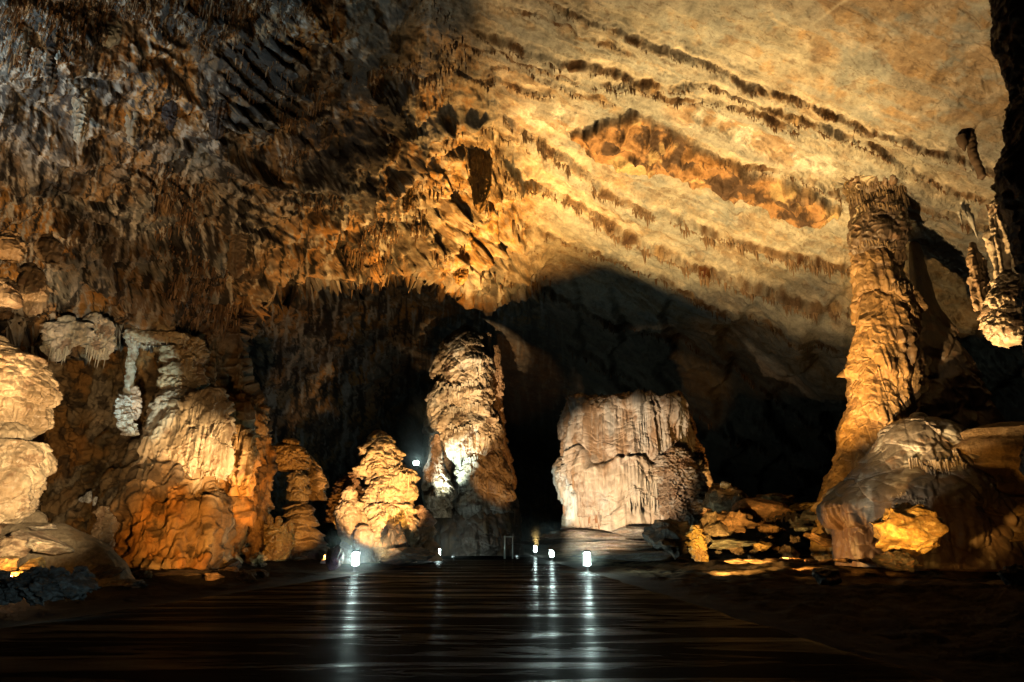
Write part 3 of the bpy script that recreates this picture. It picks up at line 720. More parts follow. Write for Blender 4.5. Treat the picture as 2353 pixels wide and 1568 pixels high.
body('dark_foot', [(1140, 1020, 1150), (1170, 995, 1190), (1200, 975, 1196), (1275, 960, 1200)], 58, t, 16, .8, 260, 1, lobes=[(.3, 1.2, 1.8, 1)], flutes=[(.3, .5, 5, 3)], base=(.12, .09, .07))
strips(t, 'icicle_curtain', [(1005, 885, 1100, 880, 40), (1010, 930, 1105, 930, 36), (1030, 980, 1095, 975, 28), (1050, 1055, 1110, 1050, 45), (1040, 1110, 1100, 1100, 40), (1095, 1000, 1128, 1010, 34)], 58, 5, (.62, .54, .42), front=-3.4)

# ---- squat drum
t = empty('drum_stalagmite', G(1455, 1284), 'huge squat drum of ribbed cream flowstone standing on flat ledges', 'stalagmite')
dr = body('fluted_drum', [(922, 1305, 1560), (932, 1294, 1572), (950, 1290, 1582), (990, 1291, 1588), (1030, 1293, 1596), (1052, 1296, 1604), (1064, 1290, 1612), (1085, 1284, 1620), (1105, 1284, 1624), (1130, 1290, 1622), (1160, 1294, 1618), (1200, 1296, 1610), (1216, 1294, 1606), (1240, 1294, 1606)], 44, t, 21, .75, 620, .55,
          lobes=[(.34, 2.4, 2.2, 9), (.10, .42, .30, 2)], flutes=[(.36, .34, 14, 3), (.25, .9, 9, 5), (.1, .16, 8, 6)], rough=.03, base=(.66, .56, .46), flat=True, warp=.2, capk=.75,
          grooves=[(1056, 1.3, .5, .14)], cols=[((.46, .30, .18), 'n3', .16, .4, .8), ((.62, .61, .57), 'n3', -.1, -.4, .8), ((.70, .6, .46), 'n1', .1, .3, .6), ((.16, .09, .05), 'top', .97, 1.0, .9)])
body('lower_drapery', [(1120, 1300, 1330), (1100, 1300, 1440), (1112, 1296, 1500), (1140, 1298, 1512), (1180, 1300, 1516), (1222, 1302, 1512)], 42.5, t, 22, .55, 480, .6, flutes=[(.36, .30, 12, 3), (.22, .8, 9, 4)], rough=.02, base=(.64, .55, .45), warp=.15, capk=.75, cols=[((.40, .18, .08), 'n3', .14, .3, .85), ((.50, .54, .52), 'n3', -.1, -.35, .8)])
body('brown_outcrop', [(1040, 1530, 1580), (1052, 1512, 1592), (1080, 1508, 1606), (1120, 1510, 1622), (1150, 1512, 1625), (1180, 1518, 1615), (1205, 1530, 1600), (1215, 1545, 1590)], 40.5, t, 23, .6, 300, .6, lobes=[(.30, .9, .7, 1), (.16, .35, .3, 2)], rough=.22, base=(.36, .26, .18), mat=M_ROCK, cols=[((.55, .50, .44), 'n2', .05, .3, .8), ((.16, .08, .04), 'n1', .1, .35, .7)])
body('rear_shoulder', [(918, 1535, 1562), (935, 1545, 1580), (970, 1555, 1592), (1030, 1560, 1610), (1070, 1570, 1626), (1100, 1580, 1634), (1150, 1580, 1650), (1200, 1580, 1662), (1240, 1570, 1670)], 46, t, 24, 1, 260, .8, lobes=[(.5, 1.6, 2.0, 1)], rough=.12, base=(.42, .24, .12), cols=[((.2, .1, .05), 'n2', .1, .3, .7)])
for nm, x, y, w, h, yy, sd in (('upper_ledge', 1408, 1212, 250, 36, 42, 1), ('middle_ledge', 1368, 1236, 350, 34, 41, 2), ('long_ledge', 1395, 1258, 340, 34, 39.5, 3), ('front_ledge', 1425, 1274, 240, 30, 37.5, 4), ('rounded_toe', 1450, 1222, 110, 26, 39.0, 5)):
    rock(nm, x, y, w, h, yy, t, 25 + sd, 16, .09, (.42, .41, .37), flat=.62, rz=.4, bed=3., cols=[((.50, .40, .31), 'n1', .0, .3, .8), ((.40, .35, .42), 'n2', .1, .3, .6)])
strips(t, 'white_icicles', [(1480, 1100, 1512, 1120, 80), (1440, 1150, 1505, 1140, 60)], 42, 6, (.66, .58, .46), front=-2.6)

# ---- bright lumpy stalagmite left of centre
t = empty('golden_stalagmite', G(880, 1292), 'golden lumpy stalagmite of stacked drip shelves with a domed peak', 'stalagmite')
LB = [(.55, 1.1, .9, 1), (.28, .48, .42, 2), (.10, .22, .22, 6)]
body('peak', [(996, 856, 888), (1015, 842, 902), (1035, 830, 914), (1060, 824, 924), (1085, 822, 934), (1100, 826, 946)], 41.2, t, 31, 1, 300, .6, lobes=LB, flutes=[(.10, .2, 1.5, 3)], sheets=(.14, 1.1), rough=.05, base=(.62, .46, .27))
body('upper_shelf', [(1072, 880, 925), (1080, 868, 948), (1100, 850, 958), (1125, 838, 955), (1150, 835, 950), (1180, 832, 938)], 41.0, t, 32, .9, 320, .6, lobes=LB, flutes=[(.16, .22, 1.6, 3)], sheets=(.15, 1.3), rough=.05, base=(.64, .48, .29))
body('lower_mass', [(1150, 850, 930), (1170, 835, 948), (1200, 828, 955), (1230, 845, 950), (1270, 850, 945), (1292, 845, 950)], 40.6, t, 33, .9, 340, .6, lobes=LB, flutes=[(.12, .22, 1.5, 3)], sheets=(.12, 1.2), rough=.05, base=(.62, .47, .30))
body('rounded_stack', [(1122, 794, 816), (1132, 788, 824), (1148, 790, 822), (1156, 776, 838), (1175, 768, 846), (1200, 766, 846), (1222, 776, 838), (1240, 788, 826), (1292, 780, 830)], 40.0, t, 34, 1, 300, .6, lobes=[(.3, .9, .7, 1), (.12, .35, .3, 2)], flutes=[(.12, .2, 1.2, 3)], rough=.05, base=(.60, .45, .28))
body('small_dome', [(1214, 820, 850), (1226, 814, 858), (1245, 816, 858), (1252, 812, 856), (1270, 818, 858), (1292, 812, 862)], 38.6, t, 35, 1, 200, .6, lobes=[(.12, .5, .4, 1)], flutes=[(.08, .2, 1.5, 3)], rough=.02, base=(.64, .52, .40))
body('brown_flank', [(1165, 955, 975), (1180, 948, 992), (1210, 942, 1000), (1240, 936, 1004), (1275, 932, 1010), (1288, 932, 1010)], 42.4, t, 36, .9, 240, .7, lobes=[(.3, 1.2, .8, 1), (.14, .4, .3, 2)], sheets=(.25, .8), rough=.05, base=(.46, .29, .18))
body('low_knobs', [(1250, 782, 800), (1258, 768, 812), (1275, 752, 820), (1294, 742, 830)], 38.8, t, 37, 1, 240, .6, lobes=[(.3, .6, .5, 1), (.1, .25, .2, 2)], flutes=[(.08, .2, 1, 3)], rough=.03, base=(.56, .46, .42))
strips(t, 'drip_curtain', [(890, 1098, 955, 1092, 50), (905, 1068, 935, 1075, 16), (850, 1130, 880, 1126, 26), (870, 1180, 935, 1178, 30)], 41, 7, (.64, .48, .28), front=-2.3)

# ---- layered stack further left
t = empty('layered_stalagmite', G(700, 1292), 'orange layered stalagmite with overhanging shelves between the wall and the golden one', 'stalagmite')
body('cap', [(1020, 640, 690), (1030, 622, 700), (1050, 618, 712), (1068, 628, 716), (1082, 645, 708)], 44, t, 41, .9, 260, .6, lobes=[(.3, .9, .6, 1), (.12, .3, .3, 2)], flutes=[(.2, .22, 1.6, 3)], rough=.06, base=(.56, .36, .16))
body('right_shoulder', [(1052, 700, 718), (1075, 695, 735), (1110, 690, 748), (1130, 692, 750), (1150, 690, 742)], 45, t, 42, .9, 220, .7, lobes=[(.35, 1.0, .8, 1)], sheets=(.25, 1.2), rough=.05, base=(.50, .30, .12))
body('middle_drum', [(1088, 668, 700), (1096, 664, 708), (1120, 664, 706), (1130, 660, 712), (1150, 662, 708), (1158, 672, 700)], 43.6, t, 43, .9, 220, .6, flutes=[(.14, .22, 2, 3)], lobes=[(.2, .8, .5, 1)], rough=.04, base=(.58, .42, .26))
body('stacked_base', [(1155, 668, 705), (1165, 655, 720), (1200, 658, 724), (1230, 656, 735), (1260, 650, 750), (1294, 640, 765)], 43.6, t, 44, .9, 260, .7, lobes=[(.3, 1.3, .5, 1), (.1, .4, .3, 2)], sheets=(.3, .6), rough=.05, base=(.40, .28, .18))

# ---- little knobby one
t = empty('coral_stalagmite', G(640, 1290), 'small knobbly orange stalagmite with stubby fingers at the foot of the dark wall', 'stalagmite')
body('trunk', [(1212, 616, 660), (1225, 612, 672), (1250, 610, 674), (1270, 608, 664), (1290, 607, 650)], 37, t, 51, 1, 220, .6, lobes=[(.22, .5, .45, 1), (.1, .2, .2, 2)], rough=.07, base=(.60, .42, .16))
for i, (x, y0, y1, w) in enumerate([(620, 1184, 1216, 11), (640, 1188, 1220, 14), (668, 1198, 1225, 10), (655, 1204, 1226, 12), (612, 1208, 1240, 10)]):
    body('finger', [(y0, x - w * .4, x + w * .4), (y0 + 8, x - w * .6, x + w * .6), ((y0 + y1) / 2, x - w * .45, x + w * .45), (y1, x - w * .7, x + w * .7)], 36.7, t, 52 + i, 1, 60, .8, lobes=[(.1, .25, .2, 1)], rough=.05, base=(.62, .44, .18))

# ---- right column and mound
t = empty('tall_column', G(2010, 1290), 'tall brown column reaching the vault, golden down its edge, beside the dark right wall', 'column')
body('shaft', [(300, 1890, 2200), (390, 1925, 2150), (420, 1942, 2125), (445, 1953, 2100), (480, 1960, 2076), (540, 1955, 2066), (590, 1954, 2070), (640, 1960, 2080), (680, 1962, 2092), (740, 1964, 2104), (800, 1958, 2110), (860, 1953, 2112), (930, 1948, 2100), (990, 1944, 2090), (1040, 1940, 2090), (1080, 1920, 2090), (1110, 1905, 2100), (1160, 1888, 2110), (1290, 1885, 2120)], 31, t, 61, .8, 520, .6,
     lobes=[(.50, 1.1, 2.4, 1), (.20, .45, .9, 2), (.07, .2, .3, 6)], flutes=[(.30, .6, 9, 3), (.12, .25, 4, 4)], sheets=(.18, 3.1), rough=.09, base=(.44, .28, .13), warp=.2, capk=.6, grooves=[(690, 1.4, .25, .12)], cols=[((.075, .05, .035), 'top', .60, .73, .92), ((.10, .065, .04), 'n1', .12, .3, .85), ((.60, .38, .12), 'right', -.35, -.8, .8)])  # amber light on the left edge and shadow at the top are painted
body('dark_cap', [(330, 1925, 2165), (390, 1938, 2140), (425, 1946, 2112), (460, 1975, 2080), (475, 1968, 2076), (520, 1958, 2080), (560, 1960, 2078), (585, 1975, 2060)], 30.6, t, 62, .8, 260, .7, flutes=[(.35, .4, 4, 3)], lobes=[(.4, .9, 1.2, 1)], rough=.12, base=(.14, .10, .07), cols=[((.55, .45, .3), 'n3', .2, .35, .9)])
strips(t, 'hanging_fringe', [(1915, 428, 2120, 424, 46), (1950, 450, 2090, 446, 50), (1968, 475, 2070, 468, 34), (1970, 560, 2060, 556, 26), (2044, 650, 2100, 655, 26)], 31, 8, (.30, .21, .12), front=-2.1)
body('dark_back', [(560, 2090, 2110), (700, 2090, 2150), (800, 2080, 2200), (900, 2060, 2240), (1000, 2050, 2300), (1100, 2050, 2400), (1290, 2050, 2500)], 34, t, 63, .8, 300, 1.2, lobes=[(.6, 2.4, 3, 1)], flutes=[(.3, .8, 6, 3)], rough=.1, base=(.16, .12, .08))

t = empty('flowstone_mound', G(2120, 1312), 'grey cream flowstone mound with a fringed brow, spreading at the foot of the tall column', 'flowstone mound')
body('dome', [(958, 2090, 2130), (965, 2062, 2160), (980, 2035, 2195), (1000, 2015, 2225), (1030, 1998, 2258), (1060, 1980, 2280), (1100, 1950, 2300), (1130, 1915, 2320), (1160, 1892, 2340), (1200, 1900, 2360), (1300, 1930, 2380)], 27.5, t, 64, .8, 560, .6,
     lobes=[(.34, 1.3, 1.6, 1), (.08, .42, .5, 2)], flutes=[(.10, .3, 3, 3)], rough=.02, base=(.22, .185, .145), warp=.15, cols=[((.14, .10, .08), 'n1', .12, .3, .7), ((.26, .18, .13), 'top', .42, .2, .7), ((.60, .58, .50), 'n3', .1, .3, .7)])
strips(t, 'brow_fringe', [(2090, 1060, 2150, 1085, 60), (2130, 1070, 2200, 1060, 75), (2190, 1040, 2220, 1070, 50), (2060, 1140, 2130, 1150, 22)], 27.5, 9, (.40, .33, .25), front=-3.1, dens=1.3)

# ---- hanging mass at the right and the near dark pillar
t = empty('hanging_stalactite', D(2310, 430, 18), 'massive ribbed cream stalactite ending in a bulb above the dark right side', 'stalactite')
body('upper_ribs', [(395, 2330, 2352), (430, 2296, 2345), (470, 2278, 2342), (520, 2276, 2345), (560, 2272, 2330), (590, 2280, 2316), (640, 2286, 2316)], 18, t, 71, .8, 240, .6, flutes=[(.14, .14, 4, 3), (.08, .3, 3, 4)], rough=.03, base=(.58, .46, .30))
body('bulb', [(618, 2296, 2318), (640, 2286, 2342), (680, 2274, 2366), (720, 2268, 2384), (755, 2270, 2384), (780, 2282, 2380), (792, 2300, 2370), (797, 2320, 2350)], 18, t, 72, .8, 300, .6, lobes=[(.16, .5, .45, 1), (.06, .2, .2, 2)], flutes=[(.10, .14, 2, 3)], rough=.03, base=(.55, .43, .28))
body('inner_curtain', [(560, 2225, 2240), (600, 2228, 2262), (660, 2230, 2276), (700, 2236, 2272), (715, 2245, 2262)], 20, t, 73, .7, 160, .7, flutes=[(.14, .18, 3, 3)], rough=.05, base=(.36, .24, .13))
o = body('dark_pillar', [(-260, 2300, 2700), (0, 2307, 2700), (90, 2311, 2700), (130, 2318, 2700), (170, 2334, 2700), (200, 2326, 2700), (260, 2322, 2700), (330, 2316, 2700), (380, 2312, 2700), (430, 2318, 2700), (520, 2330, 2700), (600, 2352, 2700), (700, 2368, 2700), (1000, 2385, 2700), (1330, 2385, 2700)], 9.5, None, 74, .6, 500, 1.2, lobes=[(.08, .5, .7, 1)], flutes=[(.05, .3, 2, 3)], rough=.05, base=(.12, .075, .045), mat=M_ROCK)
tag(o, 'near unlit rock pillar cutting the frame edge beside the ribbed hanging stalactite', 'rock pillar')
# lone crooked stalactite
rr = np.linspace(0, 1, 60); A = D(2222, 296, 21); B = D(2256, 413, 21); th = np.linspace(0, 2 * np.pi, 14, endpoint=False)
cxy = A[None] * (1 - rr[:, None]) + B[None] * rr[:, None]; cxy[:, 0] += .05 * np.sin(rr * 9)
rad = (.17 + .04 * gnoise(rr * 14, rr * 0, rr * 0, 3)) * (1 - .25 * rr) * ss(0, .04, rr) * ss(1.02, .94, rr) + .01
V = cxy[:, None] + rad[:, None, None] * np.stack([np.cos(th), np.sin(th), 0 * th], -1)[None] * (1 + .3 * gnoise(rr[:, None] * 30 + 0 * th, np.cos(th)[None] * 2 + 0 * rr[:, None], np.sin(th)[None] * 2 + 0 * rr[:, None], 4))[..., None]
V[:, :, 1] += ((1 - rr) * 0)[:, None]
tp = empty('lone_stalactite', A, 'long dark stalactite tilting over the pale slab, with a short stub beside its root', 'stalactite')
mesh_obj('shaft', V.reshape(-1, 3), grid_faces(60, 14, True), M_ICE, tp, np.tile([.13, .085, .05], (840, 1)))
rock('root', 2220, 302, 34, 16, 21, tp, 3, base=(.12, .08, .05)); V, Fc = cones(D(2210, 318, 21)[None], np.array([.7]), np.array([.2]), 9, 8, 4); mesh_obj('stub', V, Fc, M_ICE, tp, np.tile([.13, .085, .05], (len(V), 1)))
for i, (x, y, ln, w) in enumerate([(2222, 480, 85, 3.2), (2212, 470, 50, 2.4), (2232, 500, 70, 2.6), (2205, 490, 30, 2)]):
    V, Fc = cones(D(x, y, 19)[None], np.array([ln * Q * 19 / F * 1.1]), np.array([w * 19 / F]), 10, 14, i + 40)
    tag(mesh_obj('thin_stalactite', V, Fc, M_ICE, None, np.tile([.45, .42, .34], (len(V), 1)), origin=D(x, y, 19)), 'thin pale straw stalactite hanging just left of the ribbed hanging mass', 'stalactite', 'straw stalactites beside the hanging mass')

# ---- far left bright dripstone
t = empty('bright_flowstone', G(-40, 1330), 'brightly lit cream flowstone bulging in from the edge above the amber floodlight', 'flowstone')
body('upper_bulge', [(785, -40, 20), (800, -60, 40), (825, -80, 96), (860, -90, 110), (900, -90, 114), (940, -90, 112), (975, -90, 104), (1000, -80, 70), (1015, -60, 40)], 19, t, 81, .7, 400, .6, lobes=[(.20, .7, .6, 1), (.09, .25, .25, 2)], flutes=[(.14, .18, 2.2, 3)], sheets=(.05, .8), rough=.03, base=(.62, .48, .30))
body('lower_bulge', [(1000, -80, 70), (1010, -90, 98), (1040, -100, 112), (1080, -100, 110), (1110, -100, 104), (1135, -100, 90), (1160, -95, 74), (1185, -90, 52), (1203, -80, 30)], 18.6, t, 82, .7, 420, .6, lobes=[(.18, .6, .7, 1), (.07, .22, .25, 2)], flutes=[(.12, .18, 2.5, 3)], sheets=(.04, .7), rough=.03, base=(.66, .54, .36))
body('hidden_stem', [(980, -90, 30), (1100, -110, 10), (1200, -120, -10), (1330, -130, -10)], 19.5, t, 83, .7, 120, 1.5, lobes=[(.2, .7, .7, 1)], base=(.4, .3, .2))
for i, (pr, Y, b) in enumerate([([(612, 52, 90), (625, 46, 102), (660, 44, 110), (690, 48, 106), (710, 56, 92), (725, 62, 84)], 21, (.50, .38, .25)), ([(652, -20, 34), (665, -30, 46), (685, -30, 50), (700, -25, 44), (708, -10, 28)], 19.5, (.52, .40, .27)), ([(545, 92, 125), (560, 84, 138), (590, 86, 142), (604, 100, 134)], 23, (.42, .32, .22)), ([(545, -10, 50), (560, -20, 60), (580, -10, 55), (600, 5, 40)], 19.5, (.46, .33, .2)), ([(770, 110, 150), (790, 108, 146), (815, 114, 138), (826, 118, 130)], 29, (.36, .3, .24))]):
    o = body('ribbed_drapery', pr, Y, None, 84 + i, .6, 220, .6, flutes=[(.16, .2, 2.5, 3)], lobes=[(.12, .5, .5, 1)], rough=.03, base=b)
    tag(o, ['ribbed pale drapery hanging like a tassel over the dark niche edge', 'blunt striped drapery jutting from the frame edge under the overhang', 'short folded drapery highest of the group under the ochre rock', 'wide bulge of folded dripstone above the blunt striped drapery', 'small grey drapery tucked lowest below the white crust'][i], 'drapery')

# ---- larger draperies hanging from the rough slope and the crease
bpy.context.view_layer.update(); _dg = bpy.context.evaluated_depsgraph_get()


def vault_Y(dx, dy):
    from mathutils import Vector
    o = Vector((0, 0, EYE)); d = (Vector(D(dx, dy, 10)) - o).normalized()
    ok, loc, nor, idx, ob, mt = scn.ray_cast(_dg, o + d * .5, d)
    return loc[1] if ok else float(CE(dx * Q, dy * Q)[1])


for (lab, x, y0, y1, w, b, dz) in [
    ('pale fluted drapery with a ragged white foot, hanging alone near the upper corner', 187, 185, 345, 38, (.50, .50, .44), 1.2),
    ('long black shaft of dripstone nearest the upper corner', 62, 20, 150, 22, (.05, .045, .045), 1.0),
    ('second black shaft of dripstone, beside the pale fluted drapery', 118, 40, 215, 24, (.045, .04, .042), 1.0),
    ('bluish grey drapery high on the slope between black bristles', 248, 30, 110, 60, (.34, .38, .38), .8),
    ('narrow cream drapery under the pale fluted one', 305, 260, 335, 30, (.44, .40, .32), 1.0),
    ('short black drapery under the tilted rock beds', 392, 215, 300, 36, (.05, .045, .05), 1.0),
    ('dark bristled drapery in the middle of the rough slope', 500, 240, 320, 44, (.06, .05, .045), 1.0),
    ('black drapery just above the glowing hollow', 745, 270, 345, 40, (.06, .045, .035), 1.0),
    ('brown drapery at the left rim of the glowing hollow', 905, 300, 372, 34, (.20, .13, .06), 1.0),
    ('big orange fluted drapery hanging at the crease of the vault', 1104, 320, 490, 52, (.50, .32, .12), 1.6),
    ('small orange drapery deep in the glowing hollow', 935, 425, 488, 26, (.50, .30, .10), 1.0),
    ('orange tassel of dripstone at the lip of the dark hall', 1058, 610, 655, 34, (.48, .28, .10), .6),
    ('grey brown drapery low on the slope over the pale pillar', 545, 540, 640, 46, (.26, .20, .14), 1.0),
    ('dark brown drapery at the slope above the white crust', 250, 540, 620, 30, (.14, .11, .09), 1.0)]:
    Yd_ = vault_Y(x, y0 + .25 * (y1 - y0)) + .1
    o = body('hanging_drapery', [(y0, x - w * .5, x + w * .5), (y0 + (y1 - y0) * .3, x - w * .5, x + w * .48), (y0 + (y1 - y0) * .7, x - w * .42, x + w * .40), (y0 + (y1 - y0) * .9, x - w * .30, x + w * .22), (y1, x - w * .12, x + w * .05)], Yd_, None, 300 + x, .6, 160, .7, flutes=[(.25, .22, 5, 3), (.12, .5, 4, 4)], rough=.05, base=b, warp=.15)
    tag(o, lab, 'drapery')
# ---- white calcite pieces on the left wall
WH = (.66, .70, .66)
t = empty('white_crust', D(160, 760, 27), 'pale bluish white calcite crust hanging in ragged tips under the overhang', 'calcite crust')
for nm, pr, Y in (('left_sheet', [(735, 130, 175), (745, 105, 200), (765, 96, 215), (785, 98, 205), (800, 100, 165), (820, 110, 150), (830, 116, 138)], 27.6), ('right_sheet', [(728, 195, 235), (740, 180, 262), (765, 185, 265), (790, 190, 262), (812, 205, 258), (826, 215, 250)], 28.3)):
    body(nm, pr, Y, t, 91, .25, 220, .6, lobes=[(.25, .7, .5, 1)], flutes=[(.2, .3, 1.5, 3)], rough=.08, base=WH)
strips(t, 'hanging_tips', [(105, 800, 160, 808, 50), (200, 800, 255, 812, 50), (215, 770, 240, 770, 30)], 27.8, 11, WH, front=-.6)
t = empty('white_column', D(290, 990, 30), 'thin crooked white column with a knobbly foot in the dark niche', 'column')
body('brow', [(755, 300, 410), (762, 278, 432), (775, 280, 436), (784, 300, 425), (790, 320, 400)], 31, t, 93, .3, 260, .6, lobes=[(.25, .8, .4, 1)], rough=.08, base=(.62, .56, .42))
body('stem', [(768, 286, 322), (800, 296, 318), (850, 290, 310), (900, 286, 304), (940, 284, 302)], 31, t, 94, 1, 120, .7, lobes=[(.12, .4, .4, 1)], rough=.05, base=(.50, .52, .47))
body('knob_foot', [(915, 276, 305), (935, 270, 302), (960, 272, 306), (985, 276, 312), (1000, 284, 308)], 30.6, t, 95, 1, 140, .6, lobes=[(.2, .35, .3, 1)], rough=.12, base=(.72, .72, .66))
body('side_knobs', [(890, 306, 318), (920, 304, 322), (950, 303, 318), (965, 306, 314)], 30.9, t, 96, 1, 90, .8, lobes=[(.15, .3, .25, 1)], rough=.1, base=(.6, .5, .42))
strips(t, 'brow_tips', [(290, 782, 430, 784, 22)], 31, 12, (.62, .6, .5), front=-.7)
t = empty('pale_pillar', D(395, 1000, 32), 'pale stacked dripstone pillar with a bluish left edge under the overhang', 'column')
body('upper_block', [(765, 395, 440), (780, 380, 470), (830, 372, 472), (870, 366, 468), (900, 372, 470)], 32, t, 97, .5, 300, .6, lobes=[(.4, .9, .8, 1), (.16, .35, .35, 2)], flutes=[(.2, .25, 3, 3)], rough=.08, base=(.52, .44, .30))
body('middle_block', [(905, 372, 450), (930, 352, 452), (960, 346, 448), (985, 345, 440), (1010, 350, 420)], 31.5, t, 98, .5, 280, .6, lobes=[(.3, .9, .8, 1)], flutes=[(.3, .22, 4, 3)], rough=.06, base=(.50, .46, .38))
body('lower_block', [(985, 400, 470), (1010, 395, 480), (1040, 400, 478), (1080, 410, 470)], 31.5, t, 99, .5, 240, .6, lobes=[(.3, .8, 1.0, 1)], flutes=[(.25, .22, 4, 3)], rough=.06, base=(.50, .38, .26))
t = empty('calcite_cluster', D(205, 1150, 28), 'tiny white crystalline knob standing on a dark ledge of the left wall', 'calcite knob')
rock('crystal', 203, 1142, 22, 30, 28, t, 4, base=(.75, .76, .70)); rock('crystal', 190, 1148, 16, 14, 28, t, 5, base=(.6, .6, .55)); rock('crystal', 218, 1150, 10, 24, 28, t, 6, base=(.75, .76, .70))
o = body('drip_stump', [(1170, 228, 255), (1190, 220, 264), (1230, 216, 262), (1260, 206, 254), (1290, 200, 240)], 27, None, 101, .8, 200, .6, lobes=[(.2, .6, .6, 1), (.08, .2, .2, 2)], rough=.08, base=(.48, .34, .2))
tag(o, 'leaning rough brown stump of dripstone at the foot of the left wall', 'stalagmite')
o = body('shell_stalagmite', [(920, 590, 600), (945, 582, 606), (1000, 580, 614), (1040, 585, 622), (1060, 580, 626), (1120, 570, 620), (1290, 560, 620)], 38.5, None, 102, 1, 240, .8, lobes=[(.35, 1.2, 1.0, 1)], sheets=(.3, 1.1), flutes=[(.15, .3, 3, 3)], rough=.05, base=(.50, .32, .16))
tag(o, 'narrow shingled orange spur standing against the right end of the left wall', 'stalagmite')

t = empty('ribbed_curtain', D(440, 1100, 31), 'bright ribbed flowstone curtain in the middle of the left wall', 'flowstone curtain')
body('main_folds', [(905, 430, 500), (930, 395, 520), (970, 370, 535), (1010, 352, 540), (1040, 340, 538), (1070, 336, 530), (1090, 350, 520), (1105, 380, 505)], 30.8, t, 231, .45, 420, .55, flutes=[(.40, .5, 14, 3), (.2, .22, 9, 4), (.1, .12, 5, 6)], lobes=[(.15, .8, 2.0, 1)], rough=.04, base=(.62, .50, .34), warp=.1, flat=True, capk=.9)
body('amber_folds', [(980, 535, 560), (1010, 525, 585), (1060, 520, 592), (1110, 528, 590), (1140, 540, 580)], 32, t, 232, .5, 240, .6, flutes=[(.3, .4, 12, 3), (.14, .2, 8, 4)], lobes=[(.15, .7, 1.6, 1)], rough=.04, base=(.56, .34, .14), warp=.1, capk=.9)
strips(t, 'fold_tips', [(350, 1075, 520, 1090, 26)], 31, 14, (.60, .48, .32))
# ---- left bank: boulders and mud slope
def single(name, label, cat, *a, group=None, **k):
    o = rock(name, *a, **k); return tag(o, label, cat, group)


o = body('mud_slope', [(1192, 30, 110), (1205, -20, 150), (1230, -80, 190), (1260, -120, 240), (1300, -160, 285), (1335, -200, 300), (1350, -200, 300)], 20.5, None, 110, .5, 300, .8, rough=.03, base=(.30, .25, .17), mat=M_ROCK, warp=.2); tag(o, 'smooth tan mud bank sloping down behind the bright boulders', 'mud bank')
for (lab, x, y, w, h, Y, sd, b, kw) in [
    ('flat pale slab of rock lying on the mud bank, brightly lit', 100, 1245, 130, 42, 18.6, 1, (.60, .48, .34), dict(tilt=.25)),
    ('rounded lit boulder touching the frame edge above the amber floodlight', 15, 1262, 90, 60, 18, 2, (.58, .42, .26), {}),
    ('small pale stone on top of the mud bank', 95, 1212, 60, 16, 19.4, 3, (.6, .5, .38), {}),
    ('glowing orange boulder next to the amber floodlight', 82, 1300, 58, 42, 17, 4, (.62, .42, .16), {}),
    ('orange lump of rock directly over the amber floodlight', 20, 1298, 60, 40, 17, 5, (.60, .40, .18), {}),
    ('little orange stone alone at the right of the glowing boulder', 126, 1310, 18, 14, 17, 6, (.6, .4, .16), {}),
    ('small wedge of orange rock below the glowing boulder', 52, 1318, 44, 16, 16.6, 7, (.6, .4, .2), {})]:
    single('boulder', lab, 'boulder', x, y, w, h, Y, seed=sd, base=b, **kw)
rng2 = np.random.RandomState(8)
for i in range(16):
    x = -20 + 235 * (i / 16) + rng2.randn() * 8; y = 1348 + 24 * np.sin(i * 2.1) - .05 * x; w = 55 + 30 * rng2.rand()
    single('shore_rock', 'jagged blue grey rock in the dark rubble along the water edge', 'rock', x, y, w, 30 + 12 * rng2.rand(), 14.5 - .3 * np.sin(i * 2.1), seed=120 + i, base=(.22, .25, .27), rough=.25, cuts=14, group='grey rubble by the path', tilt=.4)
for (lab, x, y, w, h, Y, sd, b) in [
    ('dark rounded rock behind the grey rubble', 285, 1345, 90, 30, 20, 1, (.14, .14, .14)), ('dark boulder under the lit stump, above the rubble', 240, 1318, 80, 42, 20, 2, (.10, .09, .08)), ('dim ochre stone on the dark bank below the curtained wall', 325, 1322, 46, 26, 24, 3, (.4, .26, .12)),
    ('small orange stone between the wall and the knobbly stalagmite', 563, 1262, 16, 14, 33, 4, (.5, .32, .15)), ('pointed orange rock left of the knobbly stalagmite', 590, 1284, 44, 32, 33, 5, (.55, .38, .17)),
    ('black hump of rock silhouetted left of the pointed orange rock', 530, 1300, 60, 32, 31, 6, (.05, .045, .04)), ('long low dark bank of rock below the wall', 420, 1322, 150, 26, 26, 7, (.07, .06, .05))]:
    single('rock', lab, 'rock', x, y, w, h, Y, seed=140 + sd, base=b, rough=.18)
# silhouettes along the path
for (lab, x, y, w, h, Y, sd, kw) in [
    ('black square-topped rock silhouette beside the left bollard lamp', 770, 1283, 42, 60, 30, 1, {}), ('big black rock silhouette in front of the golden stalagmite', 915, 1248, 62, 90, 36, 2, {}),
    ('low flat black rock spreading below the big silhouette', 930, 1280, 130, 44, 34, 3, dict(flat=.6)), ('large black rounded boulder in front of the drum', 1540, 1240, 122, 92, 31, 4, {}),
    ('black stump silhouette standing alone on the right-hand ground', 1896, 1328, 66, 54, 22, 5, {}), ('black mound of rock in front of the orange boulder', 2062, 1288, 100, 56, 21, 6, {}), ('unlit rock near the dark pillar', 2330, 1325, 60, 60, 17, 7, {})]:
    single('dark_rock', lab, 'rock', x, y, w, h, Y, seed=160 + sd, base=(.045, .04, .035), rough=.16, **kw)
